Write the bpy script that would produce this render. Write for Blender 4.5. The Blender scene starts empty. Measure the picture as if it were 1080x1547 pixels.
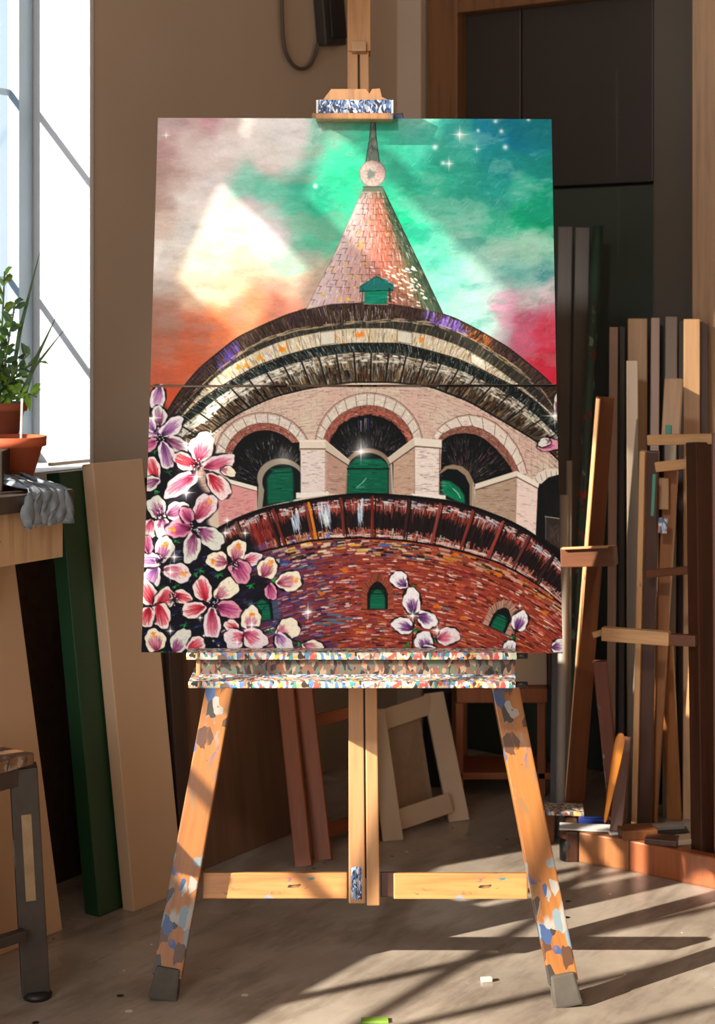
import bpy, bmesh, math, random
from mathutils import Vector, Matrix
SKY_ST, SUN_E, SPOT_E, REAR_E, EXPO = 1.7, 15.5, 200.0, 112.0, 0.0
# ---------------------------------------------------------------- the painted picture (pigment, plus a painted gap shadow)
# A small raster painter: brush strokes, petals, bricks and bands are computed here and end up as the
# pigment (a colour attribute) and the relief of the two stacked canvases.
import numpy as np
PX0, PY0, PX1, PY1, PS = 206.0, 170.0, 858.0, 994.0, 2
PW, PH = int((PX1-PX0)*PS), int((PY1-PY0)*PS)
rng = np.random.RandomState(11)
def cc(*c): return np.array(c, dtype=np.float32)/255.0
def upsample(a, W, H):
    h, w = a.shape[:2]
    xs = np.clip(np.linspace(0, w-1.001, W), 0, w-1.001); ys = np.clip(np.linspace(0, h-1.001, H), 0, h-1.001)
    xi = xs.astype(int); yi = ys.astype(int); fx = (xs-xi); fy = (ys-yi)
    fx = fx*fx*(3-2*fx); fy = fy*fy*(3-2*fy)
    if a.ndim == 3: fx = fx[None,:,None]; fy = fy[:,None,None]
    else: fx = fx[None,:]; fy = fy[:,None]
    r0 = a[yi][:,xi]*(1-fx)+a[yi][:,xi+1]*fx
    r1 = a[yi+1][:,xi]*(1-fx)+a[yi+1][:,xi+1]*fx
    return (r0*(1-fy)+r1*fy).astype(np.float32)
def fbm(cell, octs=4, sx=1.0, sy=1.0):
    out = np.zeros((PH, PW), np.float32); amp = 1.0; tot = 0
    for o in range(octs):
        cw = max(2, int(PW/(cell*PS*sx))+2); ch = max(2, int(PH/(cell*PS*sy))+2)
        out += amp*upsample(rng.rand(ch, cw).astype(np.float32)*2-1, PW, PH)
        tot += amp; amp *= 0.55; cell /= 2.0
    return out/tot
img = np.zeros((PH, PW, 3), np.float32)
relief = np.zeros((PH, PW), np.float32)
YY, XX = np.mgrid[0:PH, 0:PW].astype(np.float32)
XX = XX/PS+PX0; YY = YY/PS+PY0
def win(x0, y0, x1, y1):
    a = max(0, int((x0-PX0)*PS)); b = min(PW, int((x1-PX0)*PS)+2)
    c = max(0, int((y0-PY0)*PS)); d = min(PH, int((y1-PY0)*PS)+2)
    return (slice(c, d), slice(a, b)) if (b > a and d > c) else None
def lay(w, m, color, rel=0.0):
    m3 = m[..., None]
    img[w] = img[w]*(1-m3)+np.asarray(color, np.float32)*m3
    if rel: relief[w] += m*rel
def poly_mask(pts, w, soft=0.5):
    X = XX[w]; Y = YY[w]
    inside = np.zeros(X.shape, bool); dmin = np.full(X.shape, 1e9, np.float32)
    n = len(pts)
    for i in range(n):
        x0, y0 = pts[i]; x1, y1 = pts[(i+1) % n]
        if y0 != y1:
            c = ((y0 > Y) != (y1 > Y)) & (X < (x1-x0)*(Y-y0)/(y1-y0)+x0)
            inside ^= c
        dx, dy = x1-x0, y1-y0; L = dx*dx+dy*dy+1e-9
        t = np.clip(((X-x0)*dx+(Y-y0)*dy)/L, 0, 1)
        dmin = np.minimum(dmin, (X-x0-t*dx)**2+(Y-y0-t*dy)**2)
    sd = np.where(inside, 1, -1)*np.sqrt(dmin)
    return np.clip(sd/soft*0.5+0.5, 0, 1).astype(np.float32)
def poly(pts, color, a=1.0, soft=0.5, rel=0.0):
    xs = [p[0] for p in pts]; ys = [p[1] for p in pts]
    w = win(min(xs)-soft, min(ys)-soft, max(xs)+soft, max(ys)+soft)
    if w is None: return
    lay(w, poly_mask(pts, w, soft)*a, color, rel)
def stroke(x0, y0, x1, y1, wd, color, a=1.0, taper=0.0, rel=0.0):
    r = wd/2+0.6
    w = win(min(x0, x1)-r, min(y0, y1)-r, max(x0, x1)+r, max(y0, y1)+r)
    if w is None: return
    X = XX[w]; Y = YY[w]; dx, dy = x1-x0, y1-y0
    t = np.clip(((X-x0)*dx+(Y-y0)*dy)/(dx*dx+dy*dy+1e-9), 0, 1)
    d = np.sqrt((X-x0-t*dx)**2+(Y-y0-t*dy)**2)
    rad = wd/2*(1-taper*t)
    lay(w, np.clip(rad-d+0.35, 0, 1)*a, color, rel)
def path(pts, wd, color, a=1.0, rel=0.0):
    for (x0, y0), (x1, y1) in zip(pts[:-1], pts[1:]): stroke(x0, y0, x1, y1, wd, color, a, 0, rel)
def ell(cx, cy, rx, ry, ang, color, a=1.0, soft=0.8, wob=0.0, rel=0.0):
    r = max(rx, ry)*(1+wob)+soft
    w = win(cx-r, cy-r, cx+r, cy+r)
    if w is None: return
    X = XX[w]-cx; Y = YY[w]-cy; c, s = math.cos(ang), math.sin(ang)
    u = (X*c+Y*s)/rx; v = (-X*s+Y*c)/ry
    k = 1.0
    if wob:
        th = np.arctan2(v, u); p = rng.rand(3)*6.28
        k = 1+wob*(0.5*np.sin(3*th+p[0])+0.3*np.sin(5*th+p[1])+0.2*np.sin(9*th+p[2]))
    q = (k-np.sqrt(u*u+v*v))*min(rx, ry)
    lay(w, np.clip(q/soft+0.5, 0, 1)*a, color, rel)
def curve(pts):
    p = np.array(pts, float); return lambda x: np.interp(x, p[:, 0], p[:, 1])
def smoothcurve(pts):
    p = np.array(pts, float); xs = np.arange(p[0, 0], p[-1, 0]+1, 2.0); y = np.interp(xs, p[:, 0], p[:, 1])
    k = np.ones(11)/11; yp = np.concatenate([2*y[0]-y[5:0:-1], y, 2*y[-1]-y[-2:-7:-1]]); y = np.convolve(yp, k, 'valid')
    return lambda x: np.interp(x, xs, y)
def pick(cols, wts=None):
    return cols[rng.choice(len(cols), p=wts)]
def jit(c, s=0.05): return np.clip(np.asarray(c)+(rng.rand()-0.5)*2*s+(rng.rand(3)-0.5)*s, 0, 1)

# ---- sky: colour field from spot colours, smeared by brush noise
SKY = [(245,185,190,165,168),(290,195,200,172,172),(315,190,195,135,152),(262,225,176,135,135),(255,262,168,138,128),(300,240,192,168,162),
(240,300,178,150,140),(240,340,205,185,172),(235,380,205,200,190),(240,430,185,170,160),(240,480,150,108,92),(235,520,165,100,80),(235,570,178,88,62),
(280,560,192,92,58),(300,505,184,98,72),(340,485,228,128,86),(380,472,236,142,104),(430,450,228,146,122),(460,425,196,170,150),(340,440,226,200,166),
(300,425,222,196,168),(330,385,226,214,190),(310,320,222,216,208),(340,345,224,216,206),(290,395,224,214,196),(275,350,205,203,198),(270,300,205,198,192),
(330,270,206,198,198),(380,320,206,198,206),(405,355,204,198,204),(440,392,150,192,172),(370,280,122,200,176),(400,285,82,184,155),(440,280,60,176,146),
(440,310,75,182,152),(450,340,72,186,148),(480,300,40,172,136),(490,225,72,192,156),(468,228,120,202,174),(500,240,52,192,150),(520,280,42,190,142),
(530,320,60,194,150),(440,200,206,204,204),(380,190,222,216,212),(340,205,216,202,198),(400,240,204,196,190),(330,232,200,182,176),(500,190,100,190,160),
(560,210,58,186,150),(600,250,58,180,146),(650,205,78,182,160),(640,182,140,188,176),(700,200,60,165,155),(740,190,22,122,150),(780,190,15,112,145),
(822,200,20,118,140),(830,250,22,138,132),(760,250,25,138,140),(700,250,55,172,150),(660,262,50,176,146),(620,300,36,166,130),(660,300,50,168,140),
(700,300,45,158,135),(750,282,36,150,140),(790,290,62,172,150),(830,300,16,156,120),(800,330,12,160,114),(830,340,12,158,110),(750,340,60,180,145),
(700,340,98,186,162),(650,330,84,184,156),(600,320,26,178,128),(620,350,40,184,142),(650,382,96,200,172),(680,420,120,204,184),(720,460,150,206,194),
(740,490,158,200,192),(660,440,126,206,186),(690,370,136,198,180),(730,400,150,202,188),(760,380,158,204,186),(800,370,150,204,180),(826,370,140,206,180),
(780,410,110,178,170),(820,415,72,150,150),(740,430,150,190,188),(800,450,190,180,185),(822,440,202,190,195),(770,470,180,132,155),(800,480,182,84,112),
(830,500,198,62,86),(790,510,190,92,120),(820,550,194,42,62),(838,578,190,36,56),(765,500,174,160,170)]
S = np.array(SKY, np.float32)
qw, qh = 164, 110
gx = np.linspace(PX0, PX1, qw)[None, :]; gy = np.linspace(PY0, 600, qh)[:, None]
warpx = upsample(rng.rand(9, 12)*2-1, qw, qh)*12+upsample(rng.rand(26, 36)*2-1, qw, qh)*7
warpy = upsample(rng.rand(9, 12)*2-1, qw, qh)*9+upsample(rng.rand(26, 36)*2-1, qw, qh)*6
acc = np.zeros((qh, qw, 3), np.float32); wt = np.zeros((qh, qw, 1), np.float32)
for x, y, r, g, b in S:
    d2 = (gx+warpx-x)**2+(gy+warpy-y)**2
    k = (1.0/(d2/400.0+0.25)**2.2)[..., None]
    acc += k*np.array([r, g, b], np.float32)/255; wt += k
skyq = acc/wt
hh = int((600-PY0)*PS)
img[:hh] = upsample(skyq, PW, hh)
n1 = fbm(22, 5, 1.6, 0.7)[:hh]; n2 = fbm(5, 3, 2.2, 0.6)[:hh]
img[:hh] *= (1+0.10*n1+0.06*n2)[..., None]
n4 = fbm(34, 5, 1.5, .6)[:hh]; right = np.clip((XX[:hh]-500)/120, 0, 1)*(1-np.clip((XX[:hh]-730)/50, 0, 1)*np.clip((YY[:hh]-430)/40, 0, 1))
lay((slice(0, hh), slice(0, PW)), np.clip((n4-.05)*1.8, 0, .32)*right, cc(168, 212, 196)); lay((slice(0, hh), slice(0, PW)), np.clip((-n4-.06)*1.6, 0, .3)*right, cc(26, 128, 118))
lay((slice(0, hh), slice(0, PW)), np.clip((-n4-.1)*1.6, 0, .3)*(1-right), cc(168, 140, 132))
img[:hh] = img[:hh]*.94+img[:hh].mean(-1, keepdims=True)*.06
for x_, y_, r_, a_ in ((330, 225, 46, .4), (420, 205, 60, .45), (300, 290, 50, .4), (390, 330, 46, .35), (430, 250, 30, .3), (240, 400, 40, .4), (440, 370, 34, .3), (275, 225, 40, .25)):
    lay((slice(0, hh), slice(0, PW)), np.clip(a_*1.3*np.exp(-(((XX[:hh]-x_)**2+(YY[:hh]-y_)**2*1.6)/r_**2))*(1+n1*.9), 0, .8)*np.clip((YY[:hh]*-.35+XX[:hh]*-1+640)/60, 0, 1), cc(226, 220, 220))
for i in range(2600):                                   # soft dry-brush dabs picking up neighbouring colour
    x = rng.uniform(225, 850); y = rng.uniform(176, 590); L = rng.uniform(5, 17); an = rng.normal(-0.5, 0.45) if x > 470 else rng.normal(-0.15, 0.35)
    xi = int(np.clip((x+rng.normal(0, 7)-PX0)*PS, 0, PW-1)); yi = int(np.clip((y+rng.normal(0, 7)-PY0)*PS, 0, hh-1))
    c = img[yi, xi]*(1+rng.normal(0, 0.035)); amt = 0.34 if x > 480 else 0.18
    stroke(x-L*math.cos(an)/2, y-L*math.sin(an)/2, x+L*math.cos(an)/2, y+L*math.sin(an)/2, rng.uniform(1.5, 4.5), np.clip(c, 0, 1), amt, 0.6, 0.15)

for i in range(900):                                    # knife strokes in the clouds
    x = rng.uniform(470, 848); y = rng.uniform(176, 560); L = rng.uniform(7, 24); an = rng.normal(-0.75, 0.45); dx, dy = L*math.cos(an), L*math.sin(an)
    xi = int(np.clip((x+rng.normal(0, 10)-PX0)*PS, 0, PW-1)); yi = int(np.clip((y+rng.normal(0, 10)-PY0)*PS, 0, hh-1)); c = img[yi, xi]*1.0
    c = c*.8+cc(190, 226, 212)*.2 if rng.rand() < .45 else c*rng.uniform(.84, .98)
    for j in range(5):
        o = (j-2)*rng.uniform(.8, 1.3); stroke(x-o*math.sin(an), y+o*math.cos(an), x+dx*rng.uniform(.6, 1)-o*math.sin(an)*1.6, y+dy*rng.uniform(.6, 1)+o*math.cos(an)*1.6, 1.4, np.clip(c*rng.uniform(.95, 1.06), 0, 1), .3, .3, .5)
for i in range(60):
    x = rng.uniform(600, 840); y = rng.uniform(240, 400); an = rng.normal(-0.8, .4); L = rng.uniform(5, 13); stroke(x, y, x+L*math.cos(an), y+L*math.sin(an), 1.1, cc(176, 224, 206), .5, .6, .6)
# ---- lower canvas ground tone
w = win(PX0, 583, PX1, PY1); lay(w, np.ones(XX[w].shape, np.float32), cc(120, 62, 50)); poly([(206,583),(300,583),(250,625),(206,690)], cc(186, 88, 60)); poly([(800,583),(858,583),(858,640)], cc(176, 40, 54))
O1 = smoothcurve([(200,700),(232,652),(248,628),(269,593),(299,557),(328,533),(358,509),(398,490),(433,475),(472,463),(500,459),(540,457),(580,457),(619,462),(669,474),(687,480),(722,498),(767,524),(797,548),(826,572),(860,610)])
O2 = smoothcurve([(200,735),(232,670),(250,640),(269,617),(299,587),(328,560),(358,536),(388,518),(417,507),(447,498),(506,490),(530,487),(600,482),(648,487),(693,501),(737,524),(782,557),(811,581),(826,598),(860,650)])
O3 = smoothcurve([(200,748),(250,650),(272,629),(299,596),(311,581),(343,554),(388,529),(417,517),(447,508),(491,499),(530,495),(589,495),(648,505),(693,521),(722,536),(761,563),(797,590),(832,622),(860,650)])
O4 = smoothcurve([(200,748),(250,654),(272,634),(299,606),(328,586),(358,569),(388,552),(432,536),(477,524),(530,518),(604,518),(648,529),(693,542),(737,563),(782,586),(814,610),(838,634),(860,655)])
O5 = smoothcurve([(200,730),(232,676),(269,646),(299,625),(328,601),(358,582),(400,564),(432,552),(477,539),(530,532),(589,533),(648,545),(693,558),(737,578),(782,604),(811,628),(841,658),(860,676)])
O6 = smoothcurve([(200,760),(240,718),(278,687),(299,672),(328,646),(358,625),(388,610),(417,598),(462,587),(530,577),(589,577),(648,583),(708,606),(767,640),(797,658),(826,677),(844,696),(860,708)])
Q1 = smoothcurve([(300,822),(326,800),(350,787),(376,776),(403,767),(462,756),(500,750),(530,747),(560,746),(619,750),(678,757),(720,768),(767,786),(797,802),(826,823),(848,844),(860,856)])
Q2 = smoothcurve([(300,885),(330,862),(358,846),(388,835),(417,828),(462,818),(500,814),(530,813),(560,813),(613,817),(663,825),(708,836),(752,850),(788,868),(820,889),(848,914),(860,926)])
def band(A, B, x0, x1, color, soft=0.6, y1=994):
    w = win(x0, 440, x1, y1); X = XX[w]; Y = YY[w]; a = A(X[0])[None, :]; b = B(X[0])[None, :]
    m = np.clip((Y-a)/soft+0.5, 0, 1)*np.clip((b-Y)/soft+0.5, 0, 1)
    m *= (X >= x0)&(X <= x1)
    lay(w, m.astype(np.float32), color)
def hatch(A, B, x0, x1, n, cols, wd=(0.6, 1.6), ln=(0.2, 0.6), cy=803, a=0.85, cx=555, v0=0.0, v1=1.0, wts=None, lean=0.0):
    for i in range(n):
        x = rng.uniform(x0, x1); ya, yb = float(A(x)), float(B(x)); h = yb-ya
        if h < 1.5: continue
        v = rng.uniform(v0, v1); L = rng.uniform(*ln)*h; y = ya+v*h
        dx, dy = cx-x, cy-y; q = math.hypot(dx, dy); dx, dy = dx/q+rng.normal(0, 0.08)+lean, dy/q
        L = min(L, max(0.5, (yb-y)/max(dy, 0.3)))
        stroke(x, y, x+dx*L, y+dy*L, rng.uniform(*wd), jit(pick(cols, wts), 0.05), a, 0.5, 0.35)
def along(A, B, x0, x1, n, cols, wd=(0.8, 2.0), ln=(4, 12), a=0.85, v0=0.05, v1=0.95, wts=None, rel=0.35):
    for i in range(n):
        x = rng.uniform(x0, x1); L = rng.uniform(*ln); v = rng.uniform(v0, v1)
        f = lambda t: float(A(t))*(1-v)+float(B(t))*v
        if float(B(x))-float(A(x)) < 1.2: continue
        stroke(x, f(x), x+L, f(x+L), rng.uniform(*wd), jit(pick(cols, wts), 0.04), a, 0.3, rel)

# ---- pink stone wall under the cornice
band(O6, Q1, 255, 856, cc(202, 184, 170))
n3 = fbm(40, 3)
w = win(255, 570, 856, 860); X = XX[w]; Y = YY[w]
mw = ((Y > O6(X[0])[None, :])&(Y < Q1(X[0])[None, :])).astype(np.float32)
lay(w, mw*np.clip(0.35+0.8*n3[w], 0, 0.8), cc(204, 172, 162)); lay(w, mw*np.clip(-0.9*n3[w], 0, 0.5), cc(212, 204, 184))
for i in range(4200):
    x = rng.uniform(262, 846); t = rng.uniform(0, 1); y = float(O6(x))+t*(745-float(O6(x)))*0.9
    sl = (float(O6(x+4))-float(O6(x-4)))/8*(1-t*0.75); L = rng.uniform(3, 12)
    stroke(x, y, x+L, y+L*sl, rng.uniform(0.4, 1.0), pick([cc(120,92,84), cc(236,226,214), cc(150,116,108), cc(226,206,190), cc(54,38,36), cc(214,204,186)]), rng.uniform(0.3, 0.75), 0.5, 0.25)
for r_ in range(5, 150, 6):                               # brick courses
    xs = np.arange(262, 848, 9.0)
    for x in xs:
        k = 1-r_/190.0; y = float(O6(x))*(k)+(1-k)*(740)+0
        if rng.rand() < 0.5: stroke(x, y, x+rng.uniform(4, 9), y+(float(O6(x+6))-float(O6(x)))*k, 0.6, cc(96,70,64), 0.5)
        if rng.rand() < 0.3: stroke(x, y, x+0.5, y+4.5, 0.6, cc(96,70,64), 0.5)

# ---- arches
DK = cc(14, 16, 18)
def arc_pts(cx, cy, rx, ry, a0, a1, n=40):
    return [(cx+rx*math.cos(math.radians(a0+(a1-a0)*i/n)), cy-ry*math.sin(math.radians(a0+(a1-a0)*i/n))) for i in range(n+1)]
def arch(cx, cy, rx, ry, ix, iy, icx, icy, a0=180, a1=0, brown=0.42, blocks=13, deep=None, cols=None):
    out = arc_pts(cx, cy, rx, ry, a0, a1); inn = arc_pts(icx, icy, ix, iy, a0, a1)
    mid = [(o[0]*brown+i[0]*(1-brown), o[1]*brown+i[1]*(1-brown)) for o, i in zip(out, inn)]
    big = arc_pts(cx, cy, rx+2, ry+2, a0, a1)
    path(big, 1.3, cc(92,62,52), 0.8, 0.3)
    poly(out+inn[::-1], cc(206, 198, 186)); poly(mid+inn[::-1], cc(146, 92, 80))
    n = len(out)
    for k in range(420):
        i = rng.randint(n-1); t = rng.rand(); a = mid[i]; o = out[i]; q = inn[i]; z = rng.rand()
        if rng.rand() < 0.6:
            x = a[0]+(o[0]-a[0])*z; y = a[1]+(o[1]-a[1])*z; c = pick([cc(228,224,214), cc(240,236,228), cc(180,172,160), cc(150,130,175), cc(212,170,160)], [.35,.25,.2,.08,.12])
        else:
            x = q[0]+(a[0]-q[0])*z; y = q[1]+(a[1]-q[1])*z; c = pick([cc(170,104,92), cc(120,72,62), cc(190,140,128), cc(84,54,44), cc(206,190,176)])
        L = rng.uniform(2, 5); dx, dy = out[i+1][0]-out[i][0], out[i+1][1]-out[i][1]; q_ = math.hypot(dx, dy)+1e-6
        stroke(x, y, x+dx/q_*L, y+dy/q_*L, rng.uniform(0.7, 1.9), jit(c, .04), 0.75, 0.4, 0.4)
    for b in range(blocks+1):
        i = int(b*(n-1)/blocks); path([out[i], mid[i]], 1.1, cc(78,60,54), 0.85)
        j = min(n-1, max(0, i+1)); path([mid[j], inn[j]], 0.9, cc(60,36,30), 0.8)
    path(mid, 0.9, cc(90,66,58), 0.8); path(out, 0.8, cc(120,98,88), 0.7); path(inn, 1.2, cc(40,26,22), 0.9)
def rays(cx, cy, r0x, r0y, r1x, r1y, n, cols, a0=8, a1=172, wd=(0.5, 1.1), al=(0.3, 0.9), clip=None):
    for i in range(n):
        th = math.radians(rng.uniform(a0, a1)); t0 = rng.uniform(0, 0.85); t1 = min(1, t0+rng.uniform(0.05, 0.25))
        c, s = math.cos(th), -math.sin(th)
        p0 = (cx+c*(r0x+(r1x-r0x)*t0), cy+s*(r0y+(r1y-r0y)*t0)); p1 = (cx+c*(r0x+(r1x-r0x)*t1), cy+s*(r0y+(r1y-r0y)*t1))
        if clip and not clip(*p0): continue
        stroke(p0[0], p0[1], p1[0], p1[1], rng.uniform(*wd), pick(cols), rng.uniform(*al), 0.6, 0.3)
def glass(x0, y0, x1, y1, base=cc(16, 112, 84), n=70):
    w = win(x0, y0, x1, y1)
    for i in range(n):
        y = rng.uniform(y0, y1); a = rng.uniform(x0, x1); b = min(x1, a+rng.uniform(5, 22))
        stroke(a, y, b, y+rng.normal(0, 0.6), rng.uniform(0.7, 1.8), jit(pick([base, base*0.7, base*1.25, base*0.45]), 0.03), 0.7, 0.3, 0.2)
# left arch
arch(397, 690, 71, 65, 52, 52, 400, 702, 178, 22, brown=0.45, blocks=10)
poly(arc_pts(400, 702, 52, 52, 182, 40)+[(453, 668), (455, 752), (388, 766), (388, 738), (345, 724)], DK)
rays(415, 735, 30, 30, 66, 80, 260, [cc(190,180,184), cc(120,84,120), cc(90,80,84), cc(60,50,60), cc(210,205,200)], 40, 172, clip=lambda x, y: x < 452 and (x-400)**2/52**2+(y-702)**2/52**2 < 0.93)
ow = arc_pts(424, 722, 36, 30, 200, 25); poly(ow+[(454, 752), (388, 769)], cc(150,142,128)); path(arc_pts(424, 722, 36, 30, 190, 25), 1.3, cc(60,52,46), .8)
poly(arc_pts(427, 728, 31, 27, 205, 10)+[(455, 752), (396, 766)], cc(10,24,22)); poly([(403,722),(412,710),(440,706),(443,722),(443,756),(404,762)], cc(12,92,70), soft=2)
glass(404, 708, 442, 758, n=60); stroke(404, 715, 442, 713, 1.4, cc(8,40,36), .9)
poly([(327, 738), (345, 731), (388, 742), (386, 771), (331, 797)], cc(204,150,148)); poly([(344,723),(388,735),(388,741),(344,729)], cc(222,218,208)); path([(344,730),(388,742)], 1.2, cc(60,44,40))
for i in range(150):
    x = rng.uniform(329, 384); y = rng.uniform(740, 792)
    if y < 800-(x-331)*0.5: stroke(x, y, x+rng.uniform(3, 8), y-1+rng.normal(0, .5), 0.7, pick([cc(120,70,72), cc(232,190,188), cc(90,50,52), cc(214,160,158)]), .55)
# centre arch
arch(557, 676, 80, 81, 62, 56, 556, 682, 176, 8, brown=0.45, blocks=14)
poly(arc_pts(556, 682, 62, 57, 186, -6)+[(626, 668), (594, 692), (594, 746), (520, 746), (524, 700), (494, 676)], DK)
for i in range(500):                                    # salmon soffit of the centre arch
    th = math.radians(rng.uniform(12, 172)); k = rng.uniform(0.97, 1.12)
    stroke(556+62*k*math.cos(th), 682-57*k*math.sin(th), 556+62*k*math.cos(th+.05), 682-57*k*math.sin(th+.05), 1.3, pick([cc(176,104,90), cc(140,78,66), cc(200,136,118), cc(110,60,52)]), .8)
rays(556, 700, 34, 22, 60, 72, 330, [cc(110,104,110), cc(60,56,62), cc(150,146,140), cc(84,60,96), cc(190,170,150)], 12, 168, clip=lambda x, y: (x-556)**2/62**2+(y-682)**2/57**2 < 0.92)
for x in (541, 545, 551, 553, 556): stroke(x, 634+rng.uniform(-3, 4), x, 650+rng.uniform(-3, 6), 1.1, pick([cc(220,220,230), cc(90,80,170)]), .85, .4)
poly(arc_pts(556, 708, 36, 31, 180, 0)+[(592, 746), (520, 746)], cc(140,122,108)); path(arc_pts(556, 708, 36, 31, 180, 0), 1.4, cc(70,54,46), .9)
poly(arc_pts(556, 710, 31, 26, 180, 0)+[(587, 746), (524, 746)], cc(10,22,22)); poly([(526,703),(536,693),(576,693),(586,703),(586,746),(524,746)], cc(10,96,72), soft=1.5)
glass(525, 696, 585, 745, n=110); stroke(523, 708, 587, 708, 2.6, cc(6,26,24), .95); path([(538,737),(548,728),(553,722)], 1.2, cc(190,220,200), .9); path([(540,737),(550,735)], .9, cc(190,220,200), .8)
# right arch, seen at a slant
def rot(pts, cx, cy, a): c, s = math.cos(a), math.sin(a); return [(cx+(x-cx)*c-(y-cy)*s, cy+(x-cx)*s+(y-cy)*c) for x, y in pts]
ro = [(653,662),(660,650),(672,640),(690,631),(708,628),(728,631),(748,641),(766,657),(780,676),(789,696),(795,716)]
ri = [(667,666),(676,659),(688,655),(704,654),(718,656),(732,663),(745,674),(757,687),(767,700),(773,710),(777,717)]
rm = [(o[0]*.45+i[0]*.55, o[1]*.45+i[1]*.55) for o, i in zip(ro, ri)]
path([(x+1, y-2) for x, y in ro], 1.3, cc(92,62,52), .8); poly(ro+ri[::-1], cc(212,204,194)); poly(rm+ri[::-1], cc(140,96,84))
for k in range(300):
    i = rng.randint(10); z = rng.rand(); t = rng.rand(); A_ = (ro[i][0]*(1-t)+ro[i+1][0]*t, ro[i][1]*(1-t)+ro[i+1][1]*t); B_ = (ri[i][0]*(1-t)+ri[i+1][0]*t, ri[i][1]*(1-t)+ri[i+1][1]*t)
    x, y = A_[0]*(1-z)+B_[0]*z, A_[1]*(1-z)+B_[1]*z; c = pick([cc(232,228,220), cc(206,200,188), cc(200,120,124), cc(222,190,190)], [.4,.3,.1,.2]) if z < .52 else pick([cc(120,80,70), cc(160,110,98), cc(90,60,50), cc(190,160,146)])
    stroke(x, y, x+(ro[i+1][0]-ro[i][0])*.25, y+(ro[i+1][1]-ro[i][1])*.25, rng.uniform(.8, 2), jit(c, .04), .75, .4, .4)
for i in range(11): path([ro[i], rm[i]], 1.1, cc(84,64,58), .85); path([((rm[i][0]+rm[max(0,i-1)][0])/2, (rm[i][1]+rm[max(0,i-1)][1])/2), ((ri[i][0]+ri[max(0,i-1)][0])/2, (ri[i][1]+ri[max(0,i-1)][1])/2)], .9, cc(60,40,34), .8)
path(rm, .9, cc(90,66,58), .8); 
poly(ri+[(716, 735), (716, 766), (664, 752)], DK)
rays(700, 735, 20, 20, 78, 78, 330, [cc(120,116,112), cc(80,76,76), cc(176,70,76), cc(60,66,60), cc(170,170,160)], 20, 120, clip=lambda x, y: 668 < x < 770 and y > 658+max(0, (x-705))*.62)
poly([(664,712),(672,704),(684,701),(698,704),(708,712),(715,726),(716,767),(709,764),(664,752)], cc(146,128,110)); path([(664,712),(672,704),(684,701),(698,704),(708,712),(715,726)], 1.4, cc(60,46,38), .9)
poly([(664,716),(676,708),(690,709),(702,718),(709,732),(709,763),(664,751)], cc(8,18,18)); poly([(667,725),(680,727),(694,737),(701,748),(702,760),(690,757),(676,750),(667,744)], cc(12,120,86), soft=1.5)
for i in range(14): stroke(669+rng.uniform(0, 20), 728+rng.uniform(0, 12), 690+rng.uniform(0, 10), 744+rng.uniform(0, 12), 1.2, pick([cc(16,140,100), cc(8,80,62)]), .7, .5)
path([(684,738),(692,746),(695,752)], 1.3, cc(200,236,216), .9)
# side walls and pillars
def stone(pts, base, n, cols, hor=0.0, ledge=None):
    poly(pts, base); xs = [p[0] for p in pts]; ys = [p[1] for p in pts]
    w = win(min(xs), min(ys), max(xs), max(ys)); m = poly_mask(pts, w)
    save = img[w].copy(); keep = m[..., None]
    for i in range(n):
        x = rng.uniform(min(xs), max(xs)); y = rng.uniform(min(ys), max(ys)); L = rng.uniform(3, 11)
        stroke(x, y, x+L, y+L*hor, rng.uniform(.5, 1.2), pick(cols), rng.uniform(.3, .8), .4, .3)
    img[w] = save*(1-keep)+img[w]*keep
PK = [cc(240,236,230), cc(206,180,174), cc(130,104,98), cc(230,214,208), cc(60,46,44), cc(178,150,160)]
TN = [cc(206,186,168), cc(150,122,106), cc(96,74,62), cc(226,212,196), cc(60,46,40)]
stone([(491,672),(524,700),(521,747),(491,744)], cc(176,146,132), 90, TN, .1)
stone([(454,680),(492,680),(492,746),(454,746)], cc(216,206,200), 190, PK)
poly([(452,664),(492,664),(494,680),(452,680)], cc(216,206,192)); path([(453,678),(493,678)], 2.4, cc(110,86,72), .9); path([(453,666),(491,666)], 1.2, cc(240,236,226), .9)
poly([(491,664),(528,695),(526,703),(492,680)], cc(196,184,168)); path([(492,681),(526,703)], 1.8, cc(66,50,42), .9); path([(491,665),(528,696)], 1, cc(236,230,220), .8)
poly([(447,744),(496,742),(497,747),(447,753)], cc(224,220,212)); path([(453,680),(453,745)], 1, cc(90,70,64), .8); path([(491,680),(491,744)], .9, cc(110,90,84), .7)
stone([(594,696),(626,676),(626,748),(594,745)], cc(186,160,142), 90, TN, -.12)
stone([(626,676),(664,676),(663,749),(626,748)], cc(222,212,204), 200, PK)
poly([(585,692),(625,661),(628,672),(590,702)], cc(200,190,174)); path([(588,702),(626,675)], 2, cc(70,54,46), .9); path([(585,692),(625,662)], 1, cc(236,232,222), .8)
poly([(625,661),(667,664),(667,677),(626,673)], cc(222,214,202)); path([(627,674),(666,677)], 2.2, cc(96,76,64), .9)
poly([(622,745),(673,748),(673,754),(622,751)], cc(226,220,212)); path([(626,676),(626,746)], 1, cc(100,80,74), .8); path([(664,677),(663,746)], 1.2, cc(60,46,42), .9); path([(591,702),(593,745)], 3, cc(190,182,172), .9)
stone([(718,738),(781,716),(781,796),(716,768)], cc(170,150,132), 190, TN, -.05)
stone([(781,718),(812,732),(809,808),(779,795)], cc(222,204,196), 100, PK, .2)
poly([(717,731),(780,711),(781,719),(718,739)], cc(214,206,192)); path([(718,740),(781,720)], 1.8, cc(64,50,42), .9); poly([(780,711),(817,731),(815,739),(781,720)], cc(224,216,206)); path([(781,721),(815,739)], 1.8, cc(70,54,46), .9)
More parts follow.
